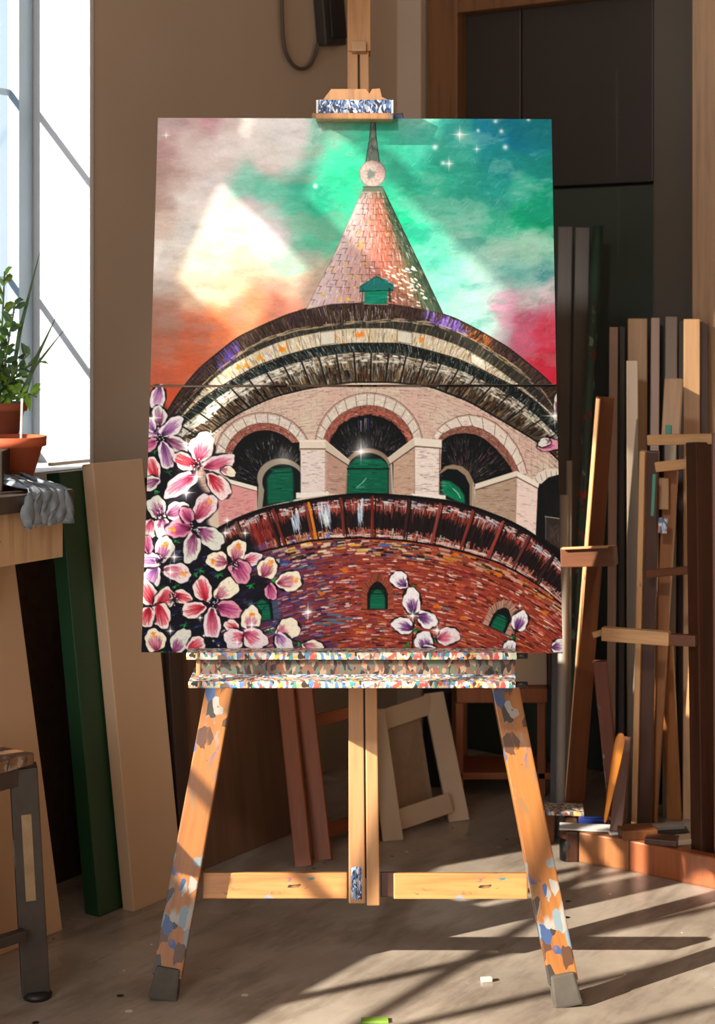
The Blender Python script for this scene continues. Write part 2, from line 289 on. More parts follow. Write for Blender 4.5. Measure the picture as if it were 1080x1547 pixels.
path([(715,730),(714,765)], 3, cc(176,166,152), .9)
# far right arch
poly([(812,740),(815,728),(826,718),(840,714),(858,714),(858,850),(830,828),(809,808)], DK)
poly([(805,724),(814,714),(826,708),(840,708),(858,712),(858,719),(842,717),(828,721),(817,731)], cc(214,206,196))
for k in range(6): stroke(808+k*8, 722-min(k,2)*5, 812+k*7, 729-min(k,2)*3, 1, cc(84,64,58), .8)
for i in range(120): stroke(rng.uniform(818, 852), rng.uniform(725, 835), rng.uniform(818, 852), rng.uniform(725, 835), .5, cc(80,74,66), .12)
poly([(824,780),(850,784),(850,834),(824,815)], cc(52,44,40)); path([(823,780),(850,784)], 1.6, cc(176,166,150), .9); path([(824,780),(824,814)], 1.2, cc(140,130,118), .8)
for i in range(40): stroke(rng.uniform(826, 846), rng.uniform(790, 825), rng.uniform(826, 848), rng.uniform(790, 828), .7, cc(120,104,90), .3)

# ---- cornice bands
band(O5, O6, 225, 858, cc(84, 76, 62))
hatch(O5, O6, 235, 856, 1700, [cc(150,142,124), cc(100,92,76), cc(58,52,42), cc(140,98,48), cc(30,28,26), cc(96,86,106), cc(176,170,156)], wts=[.14,.2,.22,.1,.24,.04,.06], wd=(1, 2.8), ln=(.12,.35))
along(O5, O6, 235, 850, 900, [cc(206,202,190), cc(180,174,160), cc(232,230,220), cc(150,140,124)], v0=.0, v1=.34, ln=(2, 8), wd=(1.2, 3)); along(O5, O6, 235, 420, 260, [cc(206,202,190), cc(228,226,216)], v0=.0, v1=.45, ln=(3, 9), wd=(1.5, 3.2)); hatch(O5, O6, 235, 850, 260, [cc(196,190,176), cc(214,208,194)], v0=.1, v1=.6, ln=(.1,.3), wd=(1, 2.2))
hatch(O5, O6, 235, 856, 620, [cc(18,16,16), cc(34,26,22), cc(90,54,26)], v0=.42, v1=.8, ln=(.1, .35), wd=(1, 2.8))
for th in np.arange(-66, 64, 5.6):
    t = math.radians(th); pts = []
    for R in np.arange(180, 420, 2.0):
        x, y = 555+R*math.sin(t), 803-R*math.cos(t)
        if float(O5(x))-1 < y < float(O6(x))+1: pts.append((x, y))
    if len(pts) > 1: path([pts[0], pts[-1]], 3.0, cc(22,18,16), .92, -.3); path([(pts[0][0]+2, pts[0][1]), (pts[-1][0]+2, pts[-1][1])], .9, cc(206,198,180), .5)
path([(x, float(O6(x))) for x in range(256, 856, 6)], 2.8, cc(28,22,20), .95, -.3); path([(x, float(O6(x))+3) for x in range(270, 850, 6)], 1.1, cc(220,210,196), .6)
band(O4, O5, 228, 858, cc(20, 26, 25))
hatch(O4, O5, 250, 852, 620, [cc(190,190,180), cc(120,124,118), cc(70,80,76), cc(226,224,214)], wd=(.5, 1.2), ln=(.3, .9), a=.7, lean=.35)
hatch(O4, O5, 250, 852, 300, [cc(8,12,12), cc(30,50,46)], wd=(1, 2.5), ln=(.3, .9))
band(O3, O4, 250, 858, cc(198, 188, 162))
hatch(O3, O4, 262, 850, 1500, [cc(226,220,202), cc(206,196,168), cc(170,156,128), cc(236,232,220), cc(110,96,76), cc(214,140,44), cc(160,130,180)], wts=[.24,.22,.16,.16,.12,.06,.04], wd=(.9, 2.2))
for x in range(285, 840, 21):
    path([(x, float(O3(x))), (x+(555-x)*.05, float(O4(x)))], 1.0, cc(84,72,56), .8)
for x, c in [(372,cc(226,146,30)),(392,cc(226,146,30)),(427,cc(232,138,20)),(424,cc(220,130,30)),(505,cc(226,140,40)),(540,cc(230,130,40)),(546,cc(226,120,40)),(636,cc(226,146,40)),(636,cc(214,140,70)),(360,cc(214,140,50))]:
    y = (float(O3(x))+float(O4(x)))/2; ell(x, y+rng.uniform(-2, 3), 4, 4, 0, c, .85, wob=.4, rel=.6)
for x in (495, 611, 722): 
    y0, y1 = float(O3(x)), float(O4(x)); s_ = (float(O3(x+8))-float(O3(x-8)))/16
    poly([(x-11, y0+2-11*s_), (x+11, y0+2+11*s_), (x+11, y1-2+11*s_), (x-11, y1-2-11*s_)], cc(214,212,200), .8); path([(x-11, y0+2-11*s_), (x+11, y0+2+11*s_), (x+11, y1-2+11*s_), (x-11, y1-2-11*s_), (x-11, y0+2-11*s_)], 1.1, cc(70,66,50), .85)
path([(x, float(O3(x))) for x in range(262, 856, 6)], 1.8, cc(40,34,30), .85); path([(x, float(O4(x))) for x in range(262, 856, 6)], 1.6, cc(24,22,20), .9)
band(O2, O3, 232, 858, cc(48, 46, 40))
hatch(O2, O3, 240, 850, 700, [cc(28,30,30), cc(60,70,56), cc(90,80,64), cc(44,40,60), cc(130,116,92)], wts=[.4,.2,.15,.1,.15], wd=(.8, 2), ln=(.4, 1))
along(O2, O3, 262, 845, 150, [cc(176,158,132), cc(150,132,108)], wd=(.9, 2), v0=0, v1=.25, ln=(5, 14))
band(O1, O2, 228, 858, cc(58, 44, 38))
hatch(O1, O2, 236, 852, 1900, [cc(40,28,26), cc(72,54,44), cc(96,78,64), cc(30,24,26), cc(110,92,74), cc(66,44,84)], wts=[.3,.22,.15,.2,.08,.05], wd=(.8, 2.0), ln=(.2, .6))
hatch(O1, O2, 325, 358, 60, [cc(96,78,160), cc(78,58,130)], wd=(1.5, 3)); hatch(O1, O2, 640, 705, 120, [cc(112,92,170), cc(140,118,190), cc(80,58,130)], wd=(1.5, 3.5))
hatch(O1, O2, 705, 745, 50, [cc(190,110,40), cc(150,80,40)], wd=(1, 2)); hatch(O1, O2, 480, 600, 50, [cc(200,196,180)], wd=(.7, 1.3))
path([(x, float(O1(x))) for x in range(236, 856, 5)], 1.8, cc(26,18,16), .9); along(O1, O2, 280, 840, 90, [cc(168,150,122)], v0=.9, v1=1.05, wd=(1, 2.2), ln=(6, 16))
along(O1, O2, 240, 330, 60, [cc(60,30,60), cc(30,18,20), cc(90,70,50)], wd=(1, 2))

# ---- cone roof, ball, finial
cone = [(549, 284), (578, 284), (600, 330), (632, 396), (669, 474), (619, 463), (580, 457), (540, 457), (500, 459), (462, 467), (480, 432), (508, 376), (532, 322)]
w = win(455, 280, 672, 476); m = poly_mask(cone, w, .8); X = XX[w]; Y = YY[w]
tt = (Y-284)/182.0; le = 549-87*tt; re = 578+91*tt; u = np.clip((X-le)/(re-le), 0, 1)[..., None]
stops = np.array([0, .18, .38, .6, .8, .9, 1.0]); cl = np.array([cc(206,190,188), cc(196,170,172), cc(188,148,140), cc(178,108,90), cc(134,100,78), cc(66,88,68), cc(44,52,44)])
base = np.stack([np.interp(u[..., 0], stops, cl[:, k]) for k in range(3)], -1)
lay(w, m, base); lay(w, m*np.clip(1-(Y-284)/26, 0, .8), cc(110,120,104))
save = img[w].copy()
for i in range(3400):
    t = rng.rand()**.7; q = rng.rand(); y = 286+180*t; l0, r0 = 549-87*t, 578+91*t; x = l0+(r0-l0)*q; L = rng.uniform(3, 9)
    c = np.array([np.interp(q, stops, cl[:, k]) for k in range(3)])
    if rng.rand() < .28: c = pick([cc(232,226,220), cc(214,180,170), cc(190,96,70), cc(150,120,160), cc(214,176,70)], [.45,.2,.2,.1,.05])
    if q > .82 and rng.rand() < .7: c = pick([cc(50,70,56), cc(34,40,34), cc(84,120,94)])
    dx = (q-.5)*0.98; stroke(x, y, x+dx*L, y+L, rng.uniform(.7, 2), jit(c, .05), .6, .4, .3)
row = 0; y = 292.0
while y < 466:
    t = (y-284)/182; l0, r0 = 549-87*t, 578+91*t; nb = int(7+t*7)
    for k in range(nb):
        q = (k+(.5 if row % 2 else 0)+rng.uniform(-.1, .1))/nb; x = l0+(r0-l0)*q; ww = (r0-l0)/nb; sag = -6*math.sin(q*math.pi)*0+ (q-.5)**2*14*t
        if rng.rand() < .62: stroke(x, y-sag*1.0, x+ww*.6, y-sag, .95, cc(38,28,30), .82, 0, -.3)
        if rng.rand() < .7: stroke(x+ww*.5, y-sag, x+ww*.5+(q-.5)*7, y-sag+7.5, .95, cc(44,32,32), .8, 0, -.3)
    y += 7.6+t*3.4; row += 1
for i in range(90):
    t = rng.uniform(.65, 1); q = rng.uniform(.45, .9); x = 549-87*t+(29+178*t)*q; y = 284+180*t; stroke(x, y, x+rng.uniform(2, 5), y+rng.uniform(0, 3), rng.uniform(1.5, 3), cc(236,230,224), .85, 0, .7)
for i in range(26):
    t = rng.uniform(.25, .95); q = rng.uniform(.05, .4); x = 549-87*t+(29+178*t)*q; y = 284+180*t; stroke(x, y, x+rng.uniform(2, 5), y+1, rng.uniform(1.5, 3.4), pick([cc(226,190,60), cc(214,170,50), cc(150,140,190)]), .8, 0, .7)
img[w] = save*(1-m[..., None])+img[w]*m[..., None]
path([(578,284),(600,330),(632,396),(669,474)], 1.6, cc(34,38,32), .95); path([(549,284),(532,322),(508,376),(480,432),(462,467)], .9, cc(120,80,74), .8)
poly([(543,432),(568,417),(594,430),(594,440),(543,441)], cc(34,108,104)); poly([(550,438),(586,436),(584,459),(550,459)], cc(20,124,98)); glass(551, 438, 584, 458, cc(24,140,112), 36)
path([(544,433),(568,417),(594,431)], 1.6, cc(16,66,66), .95); path([(543,440),(594,438)], 1.8, cc(12,44,44), .9); path([(548,436),(546,458)], 2, cc(20,60,56), .8); path([(588,436),(589,455)], 3.5, cc(22,52,46), .8); path([(549,459),(586,460)], 1.1, cc(200,190,180), .8)
for i in range(16): x = 548+rng.rand()*40; stroke(x, 428, x+(568-x)*.3, 421, 1.2, jit(cc(50,140,134), .06), .6)
poly([(561,176),(566,176),(568,208),(573,246),(552,246),(558,208)], cc(104,116,108)); path([(561,176),(558,208),(552,246)], 1.2, cc(24,26,24), .95); path([(566,176),(568,208),(573,246)], 1.4, cc(20,22,20), .95)
for i in range(46): y = rng.uniform(184, 243); h_ = 2+(y-176)*.12; x = 563+rng.uniform(-h_, h_)*.8; stroke(x, y, x+rng.normal(0, 2), y+rng.uniform(3, 7), .8, pick([cc(30,32,30), cc(190,196,188), cc(60,60,58)]), .7)
ell(562.5, 262, 19.5, 20, 0, cc(180,168,162), soft=.8, rel=.5); 
for i in range(360):
    a_ = rng.uniform(0, 6.283); r_ = 19*math.sqrt(rng.rand()); x, y = 562.5+r_*math.cos(a_), 262+r_*math.sin(a_)
    c = pick([cc(206,198,192), cc(160,150,144), cc(186,122,118), cc(120,108,104), cc(210,100,108) if x > 566 else cc(190,182,176)]); stroke(x, y, x+rng.normal(0, 2.5), y+rng.normal(0, 2.5), rng.uniform(.6, 1.4), c, .6, .4, .3)
ell(560, 263, 6, 7, .6, cc(96,110,104), .8, 3, .3); path(arc_pts(562.5, 262, 19.5, 20, 0, 360), 1.1, cc(110,86,70), .8); poly([(549,281),(577,281),(580,289),(547,289)], cc(96,104,92)); stroke(548, 282, 578, 282, 1.4, cc(50,54,46), .8)

# ---- brick parapet ring
band(Q1, Q2, 300, 858, cc(30, 20, 20))
hatch(Q1, Q2, 322, 852, 900, [cc(150,66,54), cc(176,92,78), cc(120,48,42)], v0=.08, v1=.3, ln=(.1, .3), cy=1238, cx=560, wd=(1, 2.2))
along(Q1, Q2, 340, 850, 300, [cc(196,200,202), cc(222,220,216), cc(150,170,190), cc(206,150,144)], v0=.1, v1=.26, ln=(2, 8), wd=(1.4, 3.2)); along(Q1, Q2, 380, 850, 220, [cc(214,206,200), cc(206,150,150), cc(190,110,104)], v0=.8, v1=.93, ln=(2, 7), wd=(1.2, 2.6)); hatch(Q1, Q2, 335, 852, 260, [cc(196,200,202), cc(206,150,144)], v0=.1, v1=.26, ln=(.06, .18), cy=1238, cx=560, wd=(.8, 1.6))
hatch(Q1, Q2, 322, 852, 900, [cc(14,12,14), cc(22,16,18), cc(40,22,22)], v0=.36, v1=.58, ln=(.12, .3), cy=1238, cx=560, wd=(1.2, 2.8))
hatch(Q1, Q2, 322, 852, 700, [cc(166,86,74), cc(190,120,110), cc(140,66,56), cc(206,190,186), cc(196,140,60)], wts=[.3,.25,.2,.2,.05], v0=.74, v1=.92, ln=(.06, .2), cy=1238, cx=560, wd=(.9, 2.2))
along(Q1, Q2, 410, 845, 170, [cc(222,214,206), cc(196,160,150)], v0=.9, v1=.96, wd=(1, 2.4), ln=(6, 16))
hatch(Q1, Q2, 376, 410, 70, [cc(150,62,54), cc(120,40,40)], v0=.2, v1=.7, cy=1238, cx=560, wd=(1.4, 3)); hatch(Q1, Q2, 360, 500, 60, [cc(90,120,190), cc(60,80,160), cc(220,150,40)], v0=.8, v1=.92, ln=(.08, .2), cy=1238, wd=(1.2, 2.6))
for x, c in [(355,cc(110,70,60)),(403,cc(70,34,32)),(412,cc(120,50,44)),(461,cc(120,56,46)),(466,cc(214,140,40)),(514,cc(110,46,40)),(563,cc(126,50,44)),(617,cc(60,30,28)),(666,cc(130,60,54)),(715,cc(130,58,50)),(760,cc(140,60,56)),(800,cc(96,50,44)),(836,cc(60,34,32))]:
    y0, y1 = float(Q1(x))+3, float(Q2(x))-3; k = (x-560)/491.; x2 = x-k*(y1-y0)
    for j in range(7): stroke(x+rng.normal(0, 1.2), y0+rng.uniform(0, 5), x2+rng.normal(0, 1.2), y1-rng.uniform(0, 5), 2.2, jit(c, .05), .75, 0, .5)
    stroke(x+4, y0, x2+4, y1, 2.4, cc(14,10,12), .9)
for (x, wd_) in [(440,10),(480,14),(490,8),(540,8)]: hatch(Q1, Q2, x, x+wd_, 30, [cc(200,210,220), cc(150,176,206), cc(230,230,228)], v0=.1, v1=.5, cy=1238, wd=(1, 2.6), ln=(.15, .4))
path([(x, float(Q1(x))) for x in range(322, 856, 5)], 4.2, cc(10,8,10), .97, -.3); path([(x, float(Q2(x))) for x in range(340, 856, 5)], 3.4, cc(16,10,12), .95, -.3)

# ---- red brick drum with palette-knife dashes
QB = lambda x: Q2(x)+300
w = win(206, 812, 858, 994); X = XX[w]; Y = YY[w]; m = (Y > Q2(X[0])[None, :]+1).astype(np.float32)
k = np.clip((X-430)/110, 0, 1)[..., None]; base = cc(92,52,70)*(1-k)+cc(146,68,50)*k; k2 = np.clip((X-330)/90, 0, 1)[..., None]; base = cc(34,34,66)*(1-k2)+base*k2
lay(w, m, base*(1+.14*fbm(30, 4, 2, .6)[w][..., None]))
RED = [cc(168,76,58), cc(140,56,44), cc(190,104,84), cc(116,44,38), cc(150,62,66), cc(204,130,110)]
PUR = [cc(112,56,92), cc(84,44,84), cc(140,66,90), cc(66,54,130), cc(96,46,60), cc(160,110,140), cc(44,60,130)]
def slope(x, y): return ((x-560)/math.sqrt(max(1, 491**2-(x-560)**2)))*1.02
for i in range(4600):
    x = rng.uniform(330, 852); y = rng.uniform(815, 990)
    if y < float(Q2(x))+3: continue
    s_ = slope(x, y); q = np.clip((x-430+rng.normal(0, 40))/120, 0, 1); c = pick(RED) if rng.rand() < q else pick(PUR)
    r_ = rng.rand()
    if r_ < .08: c = pick([cc(222,206,196), cc(206,160,150), cc(236,228,220), cc(214,176,170)])
    elif r_ < .10: c = pick([cc(206,120,40), cc(214,150,50)])
    elif r_ < .10+.12*(1-q)+.015: c = pick([cc(50,110,150), cc(60,80,150), cc(80,140,160), cc(40,50,110)])
    elif r_ < .24: c = pick([cc(56,26,28), cc(40,20,24)])
    L = rng.uniform(4, 14); stroke(x, y, x+L, y+L*s_, rng.uniform(1, 2.8), jit(c, .04), .85, .2, .5)
for r_ in range(4, 172, 6):                               # darker mortar courses
    for x in range(345, 850, 14):
        y = float(Q2(x))+r_
        if y < 990 and rng.rand() < .45: stroke(x, y, x+11, float(Q2(x+11))+r_, .9, cc(44,20,24), .55)
for i in range(330):                                     # blocks just below the ring
    x = rng.uniform(400, 640) if rng.rand() < .65 else rng.uniform(640, 850); d_ = rng.uniform(3, 26) if x < 640 else rng.uniform(3, 20); y = float(Q2(x))+d_; s_ = slope(x, y)
    c = pick([cc(214,200,170), cc(190,170,150), cc(60,90,160), cc(216,160,50), cc(40,24,26), cc(150,90,76), cc(110,60,50)], [.16,.14,.1,.1,.26,.12,.12]) if x < 640 else pick([cc(40,22,22), cc(120,84,66), cc(196,160,140), cc(150,70,54), cc(190,130,60)])
    L = rng.uniform(6, 15); stroke(x, y, x+L, y+L*s_, rng.uniform(2, 4), jit(c, .04), .85, 0, .8)
path([(x, float(Q2(x))+29+(x-560)**2*.00005) for x in range(600, 856, 6)], 1.6, cc(50,24,24), .7); path([(x, 850+(x-570)**2*.0002) for x in range(470, 640, 6)], 1, cc(50,24,24), .5)
for x, y in [(440,876),(450,852),(500,915),(470,933),(520,905),(560,945),(700,900),(730,880),(680,870),(590,860),(640,890),(790,895),(660,915),(505,880),(455,900)]:
    for j in range(4): a_, b_ = x+rng.normal(0, 8), y+rng.normal(0, 6); stroke(a_, b_, a_+rng.uniform(3, 7), b_+slope(a_, b_)*5, rng.uniform(1.4, 2.8), cc(226,214,206), .8, 0, .8)
for x, y in [(488,936),(500,940),(512,934),(478,942),(495,928)]: stroke(x, y, x+20, y+1, 3, cc(60,130,150), .8, 0, .8)
for x, y in [(485,896),(520,861),(688,838),(752,868),(660,916),(700,934),(822,925)]: ell(x, y, 6, 3, .2, cc(206,120,40), .85, wob=.4, rel=.8)
# three small pointed windows
def lancet(cx, by, hw, h, a, ring):
    def T(x, y): c, s = math.cos(a), math.sin(a); return (cx+x*c-y*s, by+x*s+y*c)
    def sh(hw, h): return [T(-hw, 0), T(-hw, -h*.5), T(-hw*.82, -h*.75), T(-hw*.35, -h*.95), T(0, -h), T(hw*.35, -h*.95), T(hw*.82, -h*.75), T(hw, -h*.5), T(hw, 0)]
    O_, I_ = sh(hw+9, h+12), sh(hw, h); poly(O_, ring)
    for p, q in zip(O_, I_):
        for j in range(5): t = rng.rand(); stroke(p[0]+rng.normal(0, 2), p[1]+rng.normal(0, 2), q[0]+rng.normal(0, 2), q[1]+rng.normal(0, 2), 1.4, jit(pick([ring, ring*.6, ring*1.25, ring*.85]), .05), .6)
    for i in range(1, 24):
        f = i/24*8; k_ = int(f); t = f-k_
        if k_ < 8: p = (O_[k_][0]*(1-t)+O_[k_+1][0]*t, O_[k_][1]*(1-t)+O_[k_+1][1]*t); q = (I_[k_][0]*(1-t)+I_[k_+1][0]*t, I_[k_][1]*(1-t)+I_[k_+1][1]*t); path([p, q], .8, cc(50,24,22), .8)
    poly(I_, cc(12,18,18)); J = sh(hw-4, h-12); poly(J, cc(14,96,70), soft=1.5)
    for j in range(18): y = -rng.uniform(2, h-14); p = T(-hw+5, y); q = T(hw-5, y); stroke(*p, *q, 1.2, jit(pick([cc(16,112,80), cc(10,70,54), cc(30,140,104)]), .03), .6)
    p = T(-hw, -h*.55); q = T(hw, -h*.55); path([p, q], 1.6, cc(8,16,16), .9); path([T(-hw-9, 1), T(hw+9, 1)], 1.6, cc(40,22,24), .8)
lancet(570, 920, 15.5, 42, 0, cc(150,80,62)); lancet(750, 951, 14, 36, .42, cc(176,140,122)); lancet(398, 937, 15, 44, -.1, cc(70,84,110))

# ---- magnolia branches over the left edge
lower = win(206, 588, 858, 994)
for pts in [[(222,655),(240,700),(262,745),(300,800)],[(214,860),(262,890),(296,908),(320,912)],[(214,800),(236,760),(268,710)],[(300,800),(318,836),(345,880),(330,912)],[(318,868),(370,880),(410,884),(436,880)]]: pass
for (cx, cy, rx, ry, an) in [(232,655,22,50,.2),(245,720,30,36,0),(262,760,55,50,.1),(268,830,58,60,0),(250,900,48,55,0),(262,960,60,40,0),(320,912,56,34,.3),(300,870,50,40,0),(310,975,80,22,0),(348,842,44,26,-.3),(372,890,40,18,-.2)]:
    ell(cx, cy, rx, ry, an, cc(16,15,26), .88, 8, .15)
for i in range(420):
    x = rng.uniform(216, 400); y = rng.uniform(820, 988)
    if (x-216)/190+(988-y)/180 > 1.35: continue
    L = rng.uniform(3, 10); stroke(x, y, x+L, y-rng.uniform(0, 4), rng.uniform(1, 2.6), pick([cc(30,50,120), cc(50,76,160), cc(20,24,60), cc(80,110,180), cc(60,40,90), cc(14,14,26)]), .65, .3, .4)
BR = cc(20, 16, 18)
for pts in [[(218,700),(240,712),(262,716),(296,704)],[(216,765),(240,735),(256,714)],[(214,918),(250,896),(262,884),(296,906),(320,912)],[(300,870),(352,862),(384,880),(420,884)],[(262,960),(300,935),(345,900),(395,880)],[(622,985),(624,950),(628,925),(630,905),(616,880)],[(776,978),(778,955),(784,945)],[(428,962),(452,970),(470,978)]]: path(pts, 2.4, BR, .95, .6)
PAL = {'w': (cc(214,214,206), cc(150,84,128), cc(92,34,72)), 'p': (cc(228,214,216), cc(206,96,126), cc(130,40,72)), 'r': (cc(232,216,212), cc(206,66,84), cc(150,30,54)),
       'l': (cc(226,218,222), cc(164,112,164), cc(100,60,110)), 'c': (cc(232,226,206), cc(190,110,136), cc(120,50,80)), 'm': (cc(210,150,170), cc(170,70,120), cc(96,30,70)), 'v': (cc(232,230,232), cc(110,60,120), cc(60,30,70))}
def petal(cx, cy, L, W, ang, kind, depth=.62, orange=False, base_at=-1):
    """one petal: pale rim, colour streaked from its base towards the tip"""
    rim, mid, dark = PAL[kind]; a = math.radians(ang); c, s = math.cos(a), math.sin(a)
    L *= .95; W *= .93; ell(cx, cy, L+1.8, W+1.8, a, cc(14,12,20), .8, 1.6, .1); ell(cx, cy, L, W, a, rim, 1, .8, .16, .8)
    g = rim*.88
    for i in range(int(L*W*.26)):
        r = math.sqrt(rng.rand()); t = rng.uniform(0, 6.283); u, v = r*math.cos(t)*L*.92, r*math.sin(t)*W*.92; l2 = rng.uniform(2, 5)
        th = math.atan2(v, u+L*1.2); x, y = cx+u*c-v*s, cy+u*s+v*c; dx, dy = math.cos(a+th), math.sin(a+th)
        stroke(x, y, x+dx*l2*.6, y+dy*l2*.6, rng.uniform(.7, 1.6), np.clip(rim*rng.uniform(.72, 1.1), 0, 1), .6, .4, .5)
    n = int(L*W*.42)
    for i in range(n):
        v = rng.uniform(-.72, .72); t0 = rng.uniform(-.95, -.5); reach = depth*2.3*(1-v*v)*rng.uniform(.25, 1.1); u0 = t0*L*math.sqrt(max(0.05, 1-v*v)); u1 = min(u0+reach*L, L*.8*math.sqrt(1-v*v)); v0 = v*W*.55; v1 = v*W*.95
        x0, y0, x1, y1 = cx+u0*c-v0*s, cy+u0*s+v0*c, cx+u1*c-v1*s, cy+u1*s+v1*c
        stroke(x0, y0, x1, y1, rng.uniform(.9, 2.2), jit(mid*rng.uniform(.7, 1.12) if rng.rand() < .75 else rim*.5+mid*.5, .06), .62, .5, .4)
    for i in range(int(n*.4)):
        v = rng.uniform(-.5, .5); u0 = -L*.97; u1 = u0+L*rng.uniform(.3, .9)*depth*1.4; v1 = v*W*.8
        stroke(cx+u0*c-v*W*.15*s, cy+u0*s+v*W*.15*c, cx+u1*c-v1*s, cy+u1*s+v1*c, rng.uniform(.6, 1.3), dark, .65, .7)
    if orange:
        for i in range(5): ell(cx+L*.4*c+rng.normal(0, 2), cy+L*.4*s+rng.normal(0, 2), 2.6, 2, 0, pick([cc(226,130,40), cc(236,160,70)]), .75, 1, .3, .6)
def leaf(x, y, r=5):
    for i in range(7): a_ = rng.uniform(0, 6.28); stroke(x, y, x+math.cos(a_)*r*1.4, y+math.sin(a_)*r, 2.4, jit(pick([cc(24,116,56), cc(14,76,38), cc(50,160,86)]), .04), .9, .4, .6)
for x, y in [(234,681),(254,714),(234,741),(229,700),(265,817),(296,870),(379,884),(414,878),(266,885),(352,937),(279,944),(407,953),(451,971),(330,868),(245,888),(623,888),(626,952),(657,968),(616,975),(776,962),(244,985),(302,862),(222,760),(218,915)]: leaf(x, y)
P = petal
P(238,601,20,12,100,'l'); P(228,650,18,12,200,'l'); P(259,645,22,13,-40,'l'); P(240,628,16,12,-95,'w'); P(225,672,14,10,150,'m'); P(268,672,20,12,30,'w'); P(251,688,22,13,75,'l',.9); P(226,640,14,9,-120,'l')
P(230,708,20,13,-110,'r',.9); P(226,730,16,12,160,'w')
P(281,697,22,14,-160,'r',.8); P(305,675,24,20,-75,'p',.4); P(331,700,26,14,-15,'p',.6); P(330,734,24,15,50,'r',.5); P(272,732,30,15,145,'p',.7); P(345,712,12,8,20,'c',.3)
P(237,767,20,15,-110,'w',.5); P(268,771,19,14,-25,'w',.6); P(226,800,16,13,100,'p',.4); P(246,799,18,14,80,'w',.3)
P(309,766,24,17,-55,'p',.6,True); P(270,799,21,15,175,'m',.7,True); P(318,812,24,16,35,'w',.35); P(289,828,24,14,100,'w',.55); P(282,778,14,11,-120,'m',.9)
P(247,830,22,15,-70,'w',.5,True); P(268,865,22,15,15,'p',.4,True); P(228,872,20,15,120,'l',.7); P(226,846,18,12,180,'l',.8); P(222,822,14,10,-100,'m',.8)
P(224,897,22,15,-120,'r',.8); P(248,905,20,15,-50,'r',.95); P(243,930,20,16,75,'r',.8); P(220,932,16,15,110,'r',.8); P(275,902,18,11,20,'r',.8)
P(306,890,20,15,-105,'r',.75); P(343,889,23,15,-40,'c',.25); P(346,921,22,14,15,'m',.6); P(320,942,24,14,88,'p',.75); P(292,921,19,13,165,'r',.65)
P(328,847,17,15,190,'c',.45,True); P(358,832,18,15,-75,'c',.55,True); P(382,844,14,11,-10,'p',.6); P(363,863,20,17,60,'m',.7); P(404,858,17,16,-60,'c',.6,True); P(437,878,20,16,-10,'c',.5,True); P(409,894,13,10,80,'m',.8)
P(350,946,13,10,-150,'r',.6); P(379,934,19,16,-80,'c',.4,True); P(354,965,17,17,165,'p',.45); P(385,965,20,17,30,'p',.45)
P(435,950,19,17,-20,'c',.25); P(428,972,18,13,55,'l',.35); P(474,978,18,11,15,'c',.4)
P(234,967,18,17,-100,'c',.5,True); P(272,968,22,14,-60,'w',.3); P(296,974,15,13,-30,'r',.7)
P(603,876,15,13,-135,'v',.35); P(622,908,21,14,-95,'v',.35); P(608,945,17,13,200,'v',.45); P(645,936,17,13,30,'v',.45); P(640,968,15,15,-100,'v',.4); P(677,961,18,14,-15,'p',.4); P(650,981,12,7,20,'v',.9)
P(785,938,16,13,-70,'v',.5); P(770,978,12,10,-90,'v',.5); P(845,976,13,11,-10,'v',.4); P(829,672,18,10,-5,'m',.5); P(842,606,14,6,-80,'w',.3); P(822,668,10,7,160,'w',.2)
for x, y in [(296,702),(241,660),(294,796),(240,848),(322,912),(243,778),(352,852),(622,928),(262,905)]:      # dark stamens
    for i in range(34): a_ = rng.uniform(0, 6.283); r_ = rng.uniform(3, 13); stroke(x, y, x+r_*math.cos(a_), y+r_*math.sin(a_), .9, cc(18,10,20), .8)
    for i in range(9): a_ = rng.uniform(0, 6.283); r_ = rng.uniform(2, 10); ell(x+r_*math.cos(a_), y+r_*math.sin(a_), 1, 1, 0, cc(214,206,214), .9, .8)

# ---- painted sparkles
def glow(x, y, r, a=.9, col=(1., 1., 1.)):
    w = win(x-r*3, y-r*3, x+r*3, y+r*3)
    if w is None: return
    d = ((XX[w]-x)**2+(YY[w]-y)**2)/(r*r); lay(w, np.clip(a*np.exp(-d*1.6), 0, 1), np.array(col, np.float32))
def star(x, y, r, a=1.):
    glow(x, y, r*.75, .55*a); glow(x, y, r*.25, a)
    for dx, dy in ((1, 0), (-1, 0), (0, 1), (0, -1)): stroke(x, y, x+dx*r*1.25, y+dy*r*1.25, 1.8, (1, 1, 1), .9*a, 1)
for s_ in [(251,204,7,.8),(484,195,6,.5),(694,203,12,1),(678,247,10,.9),(720,225,7,.6),(545,682,16,.9),(838,628,15,1),(232,631,11,1),(297,720,10,1),(281,744,12,.9),(281,670,10,.9),(318,655,7,.7),(340,805,9,.9),(370,805,9,.9),(343,786,7,.8),(263,841,12,1),(257,864,13,1),(465,924,12,1),(380,944,10,1),(257,953,8,.9),(302,933,7,.8),(358,970,7,.9),(623,930,11,1),(660,952,11,1),(785,915,6,.6),(308,960,4,.7)]: star(*s_)
for x, y, r in [(748,183,4),(757,198,4),(763,222,5),(669,246,4),(657,222,5),(722,197,3),(798,180,4),(476,281,4),(430,690,16),(548,676,20),(330,975,2),(322,968,2),(340,960,2)]: glow(x, y, r, .8 if r < 10 else .35)

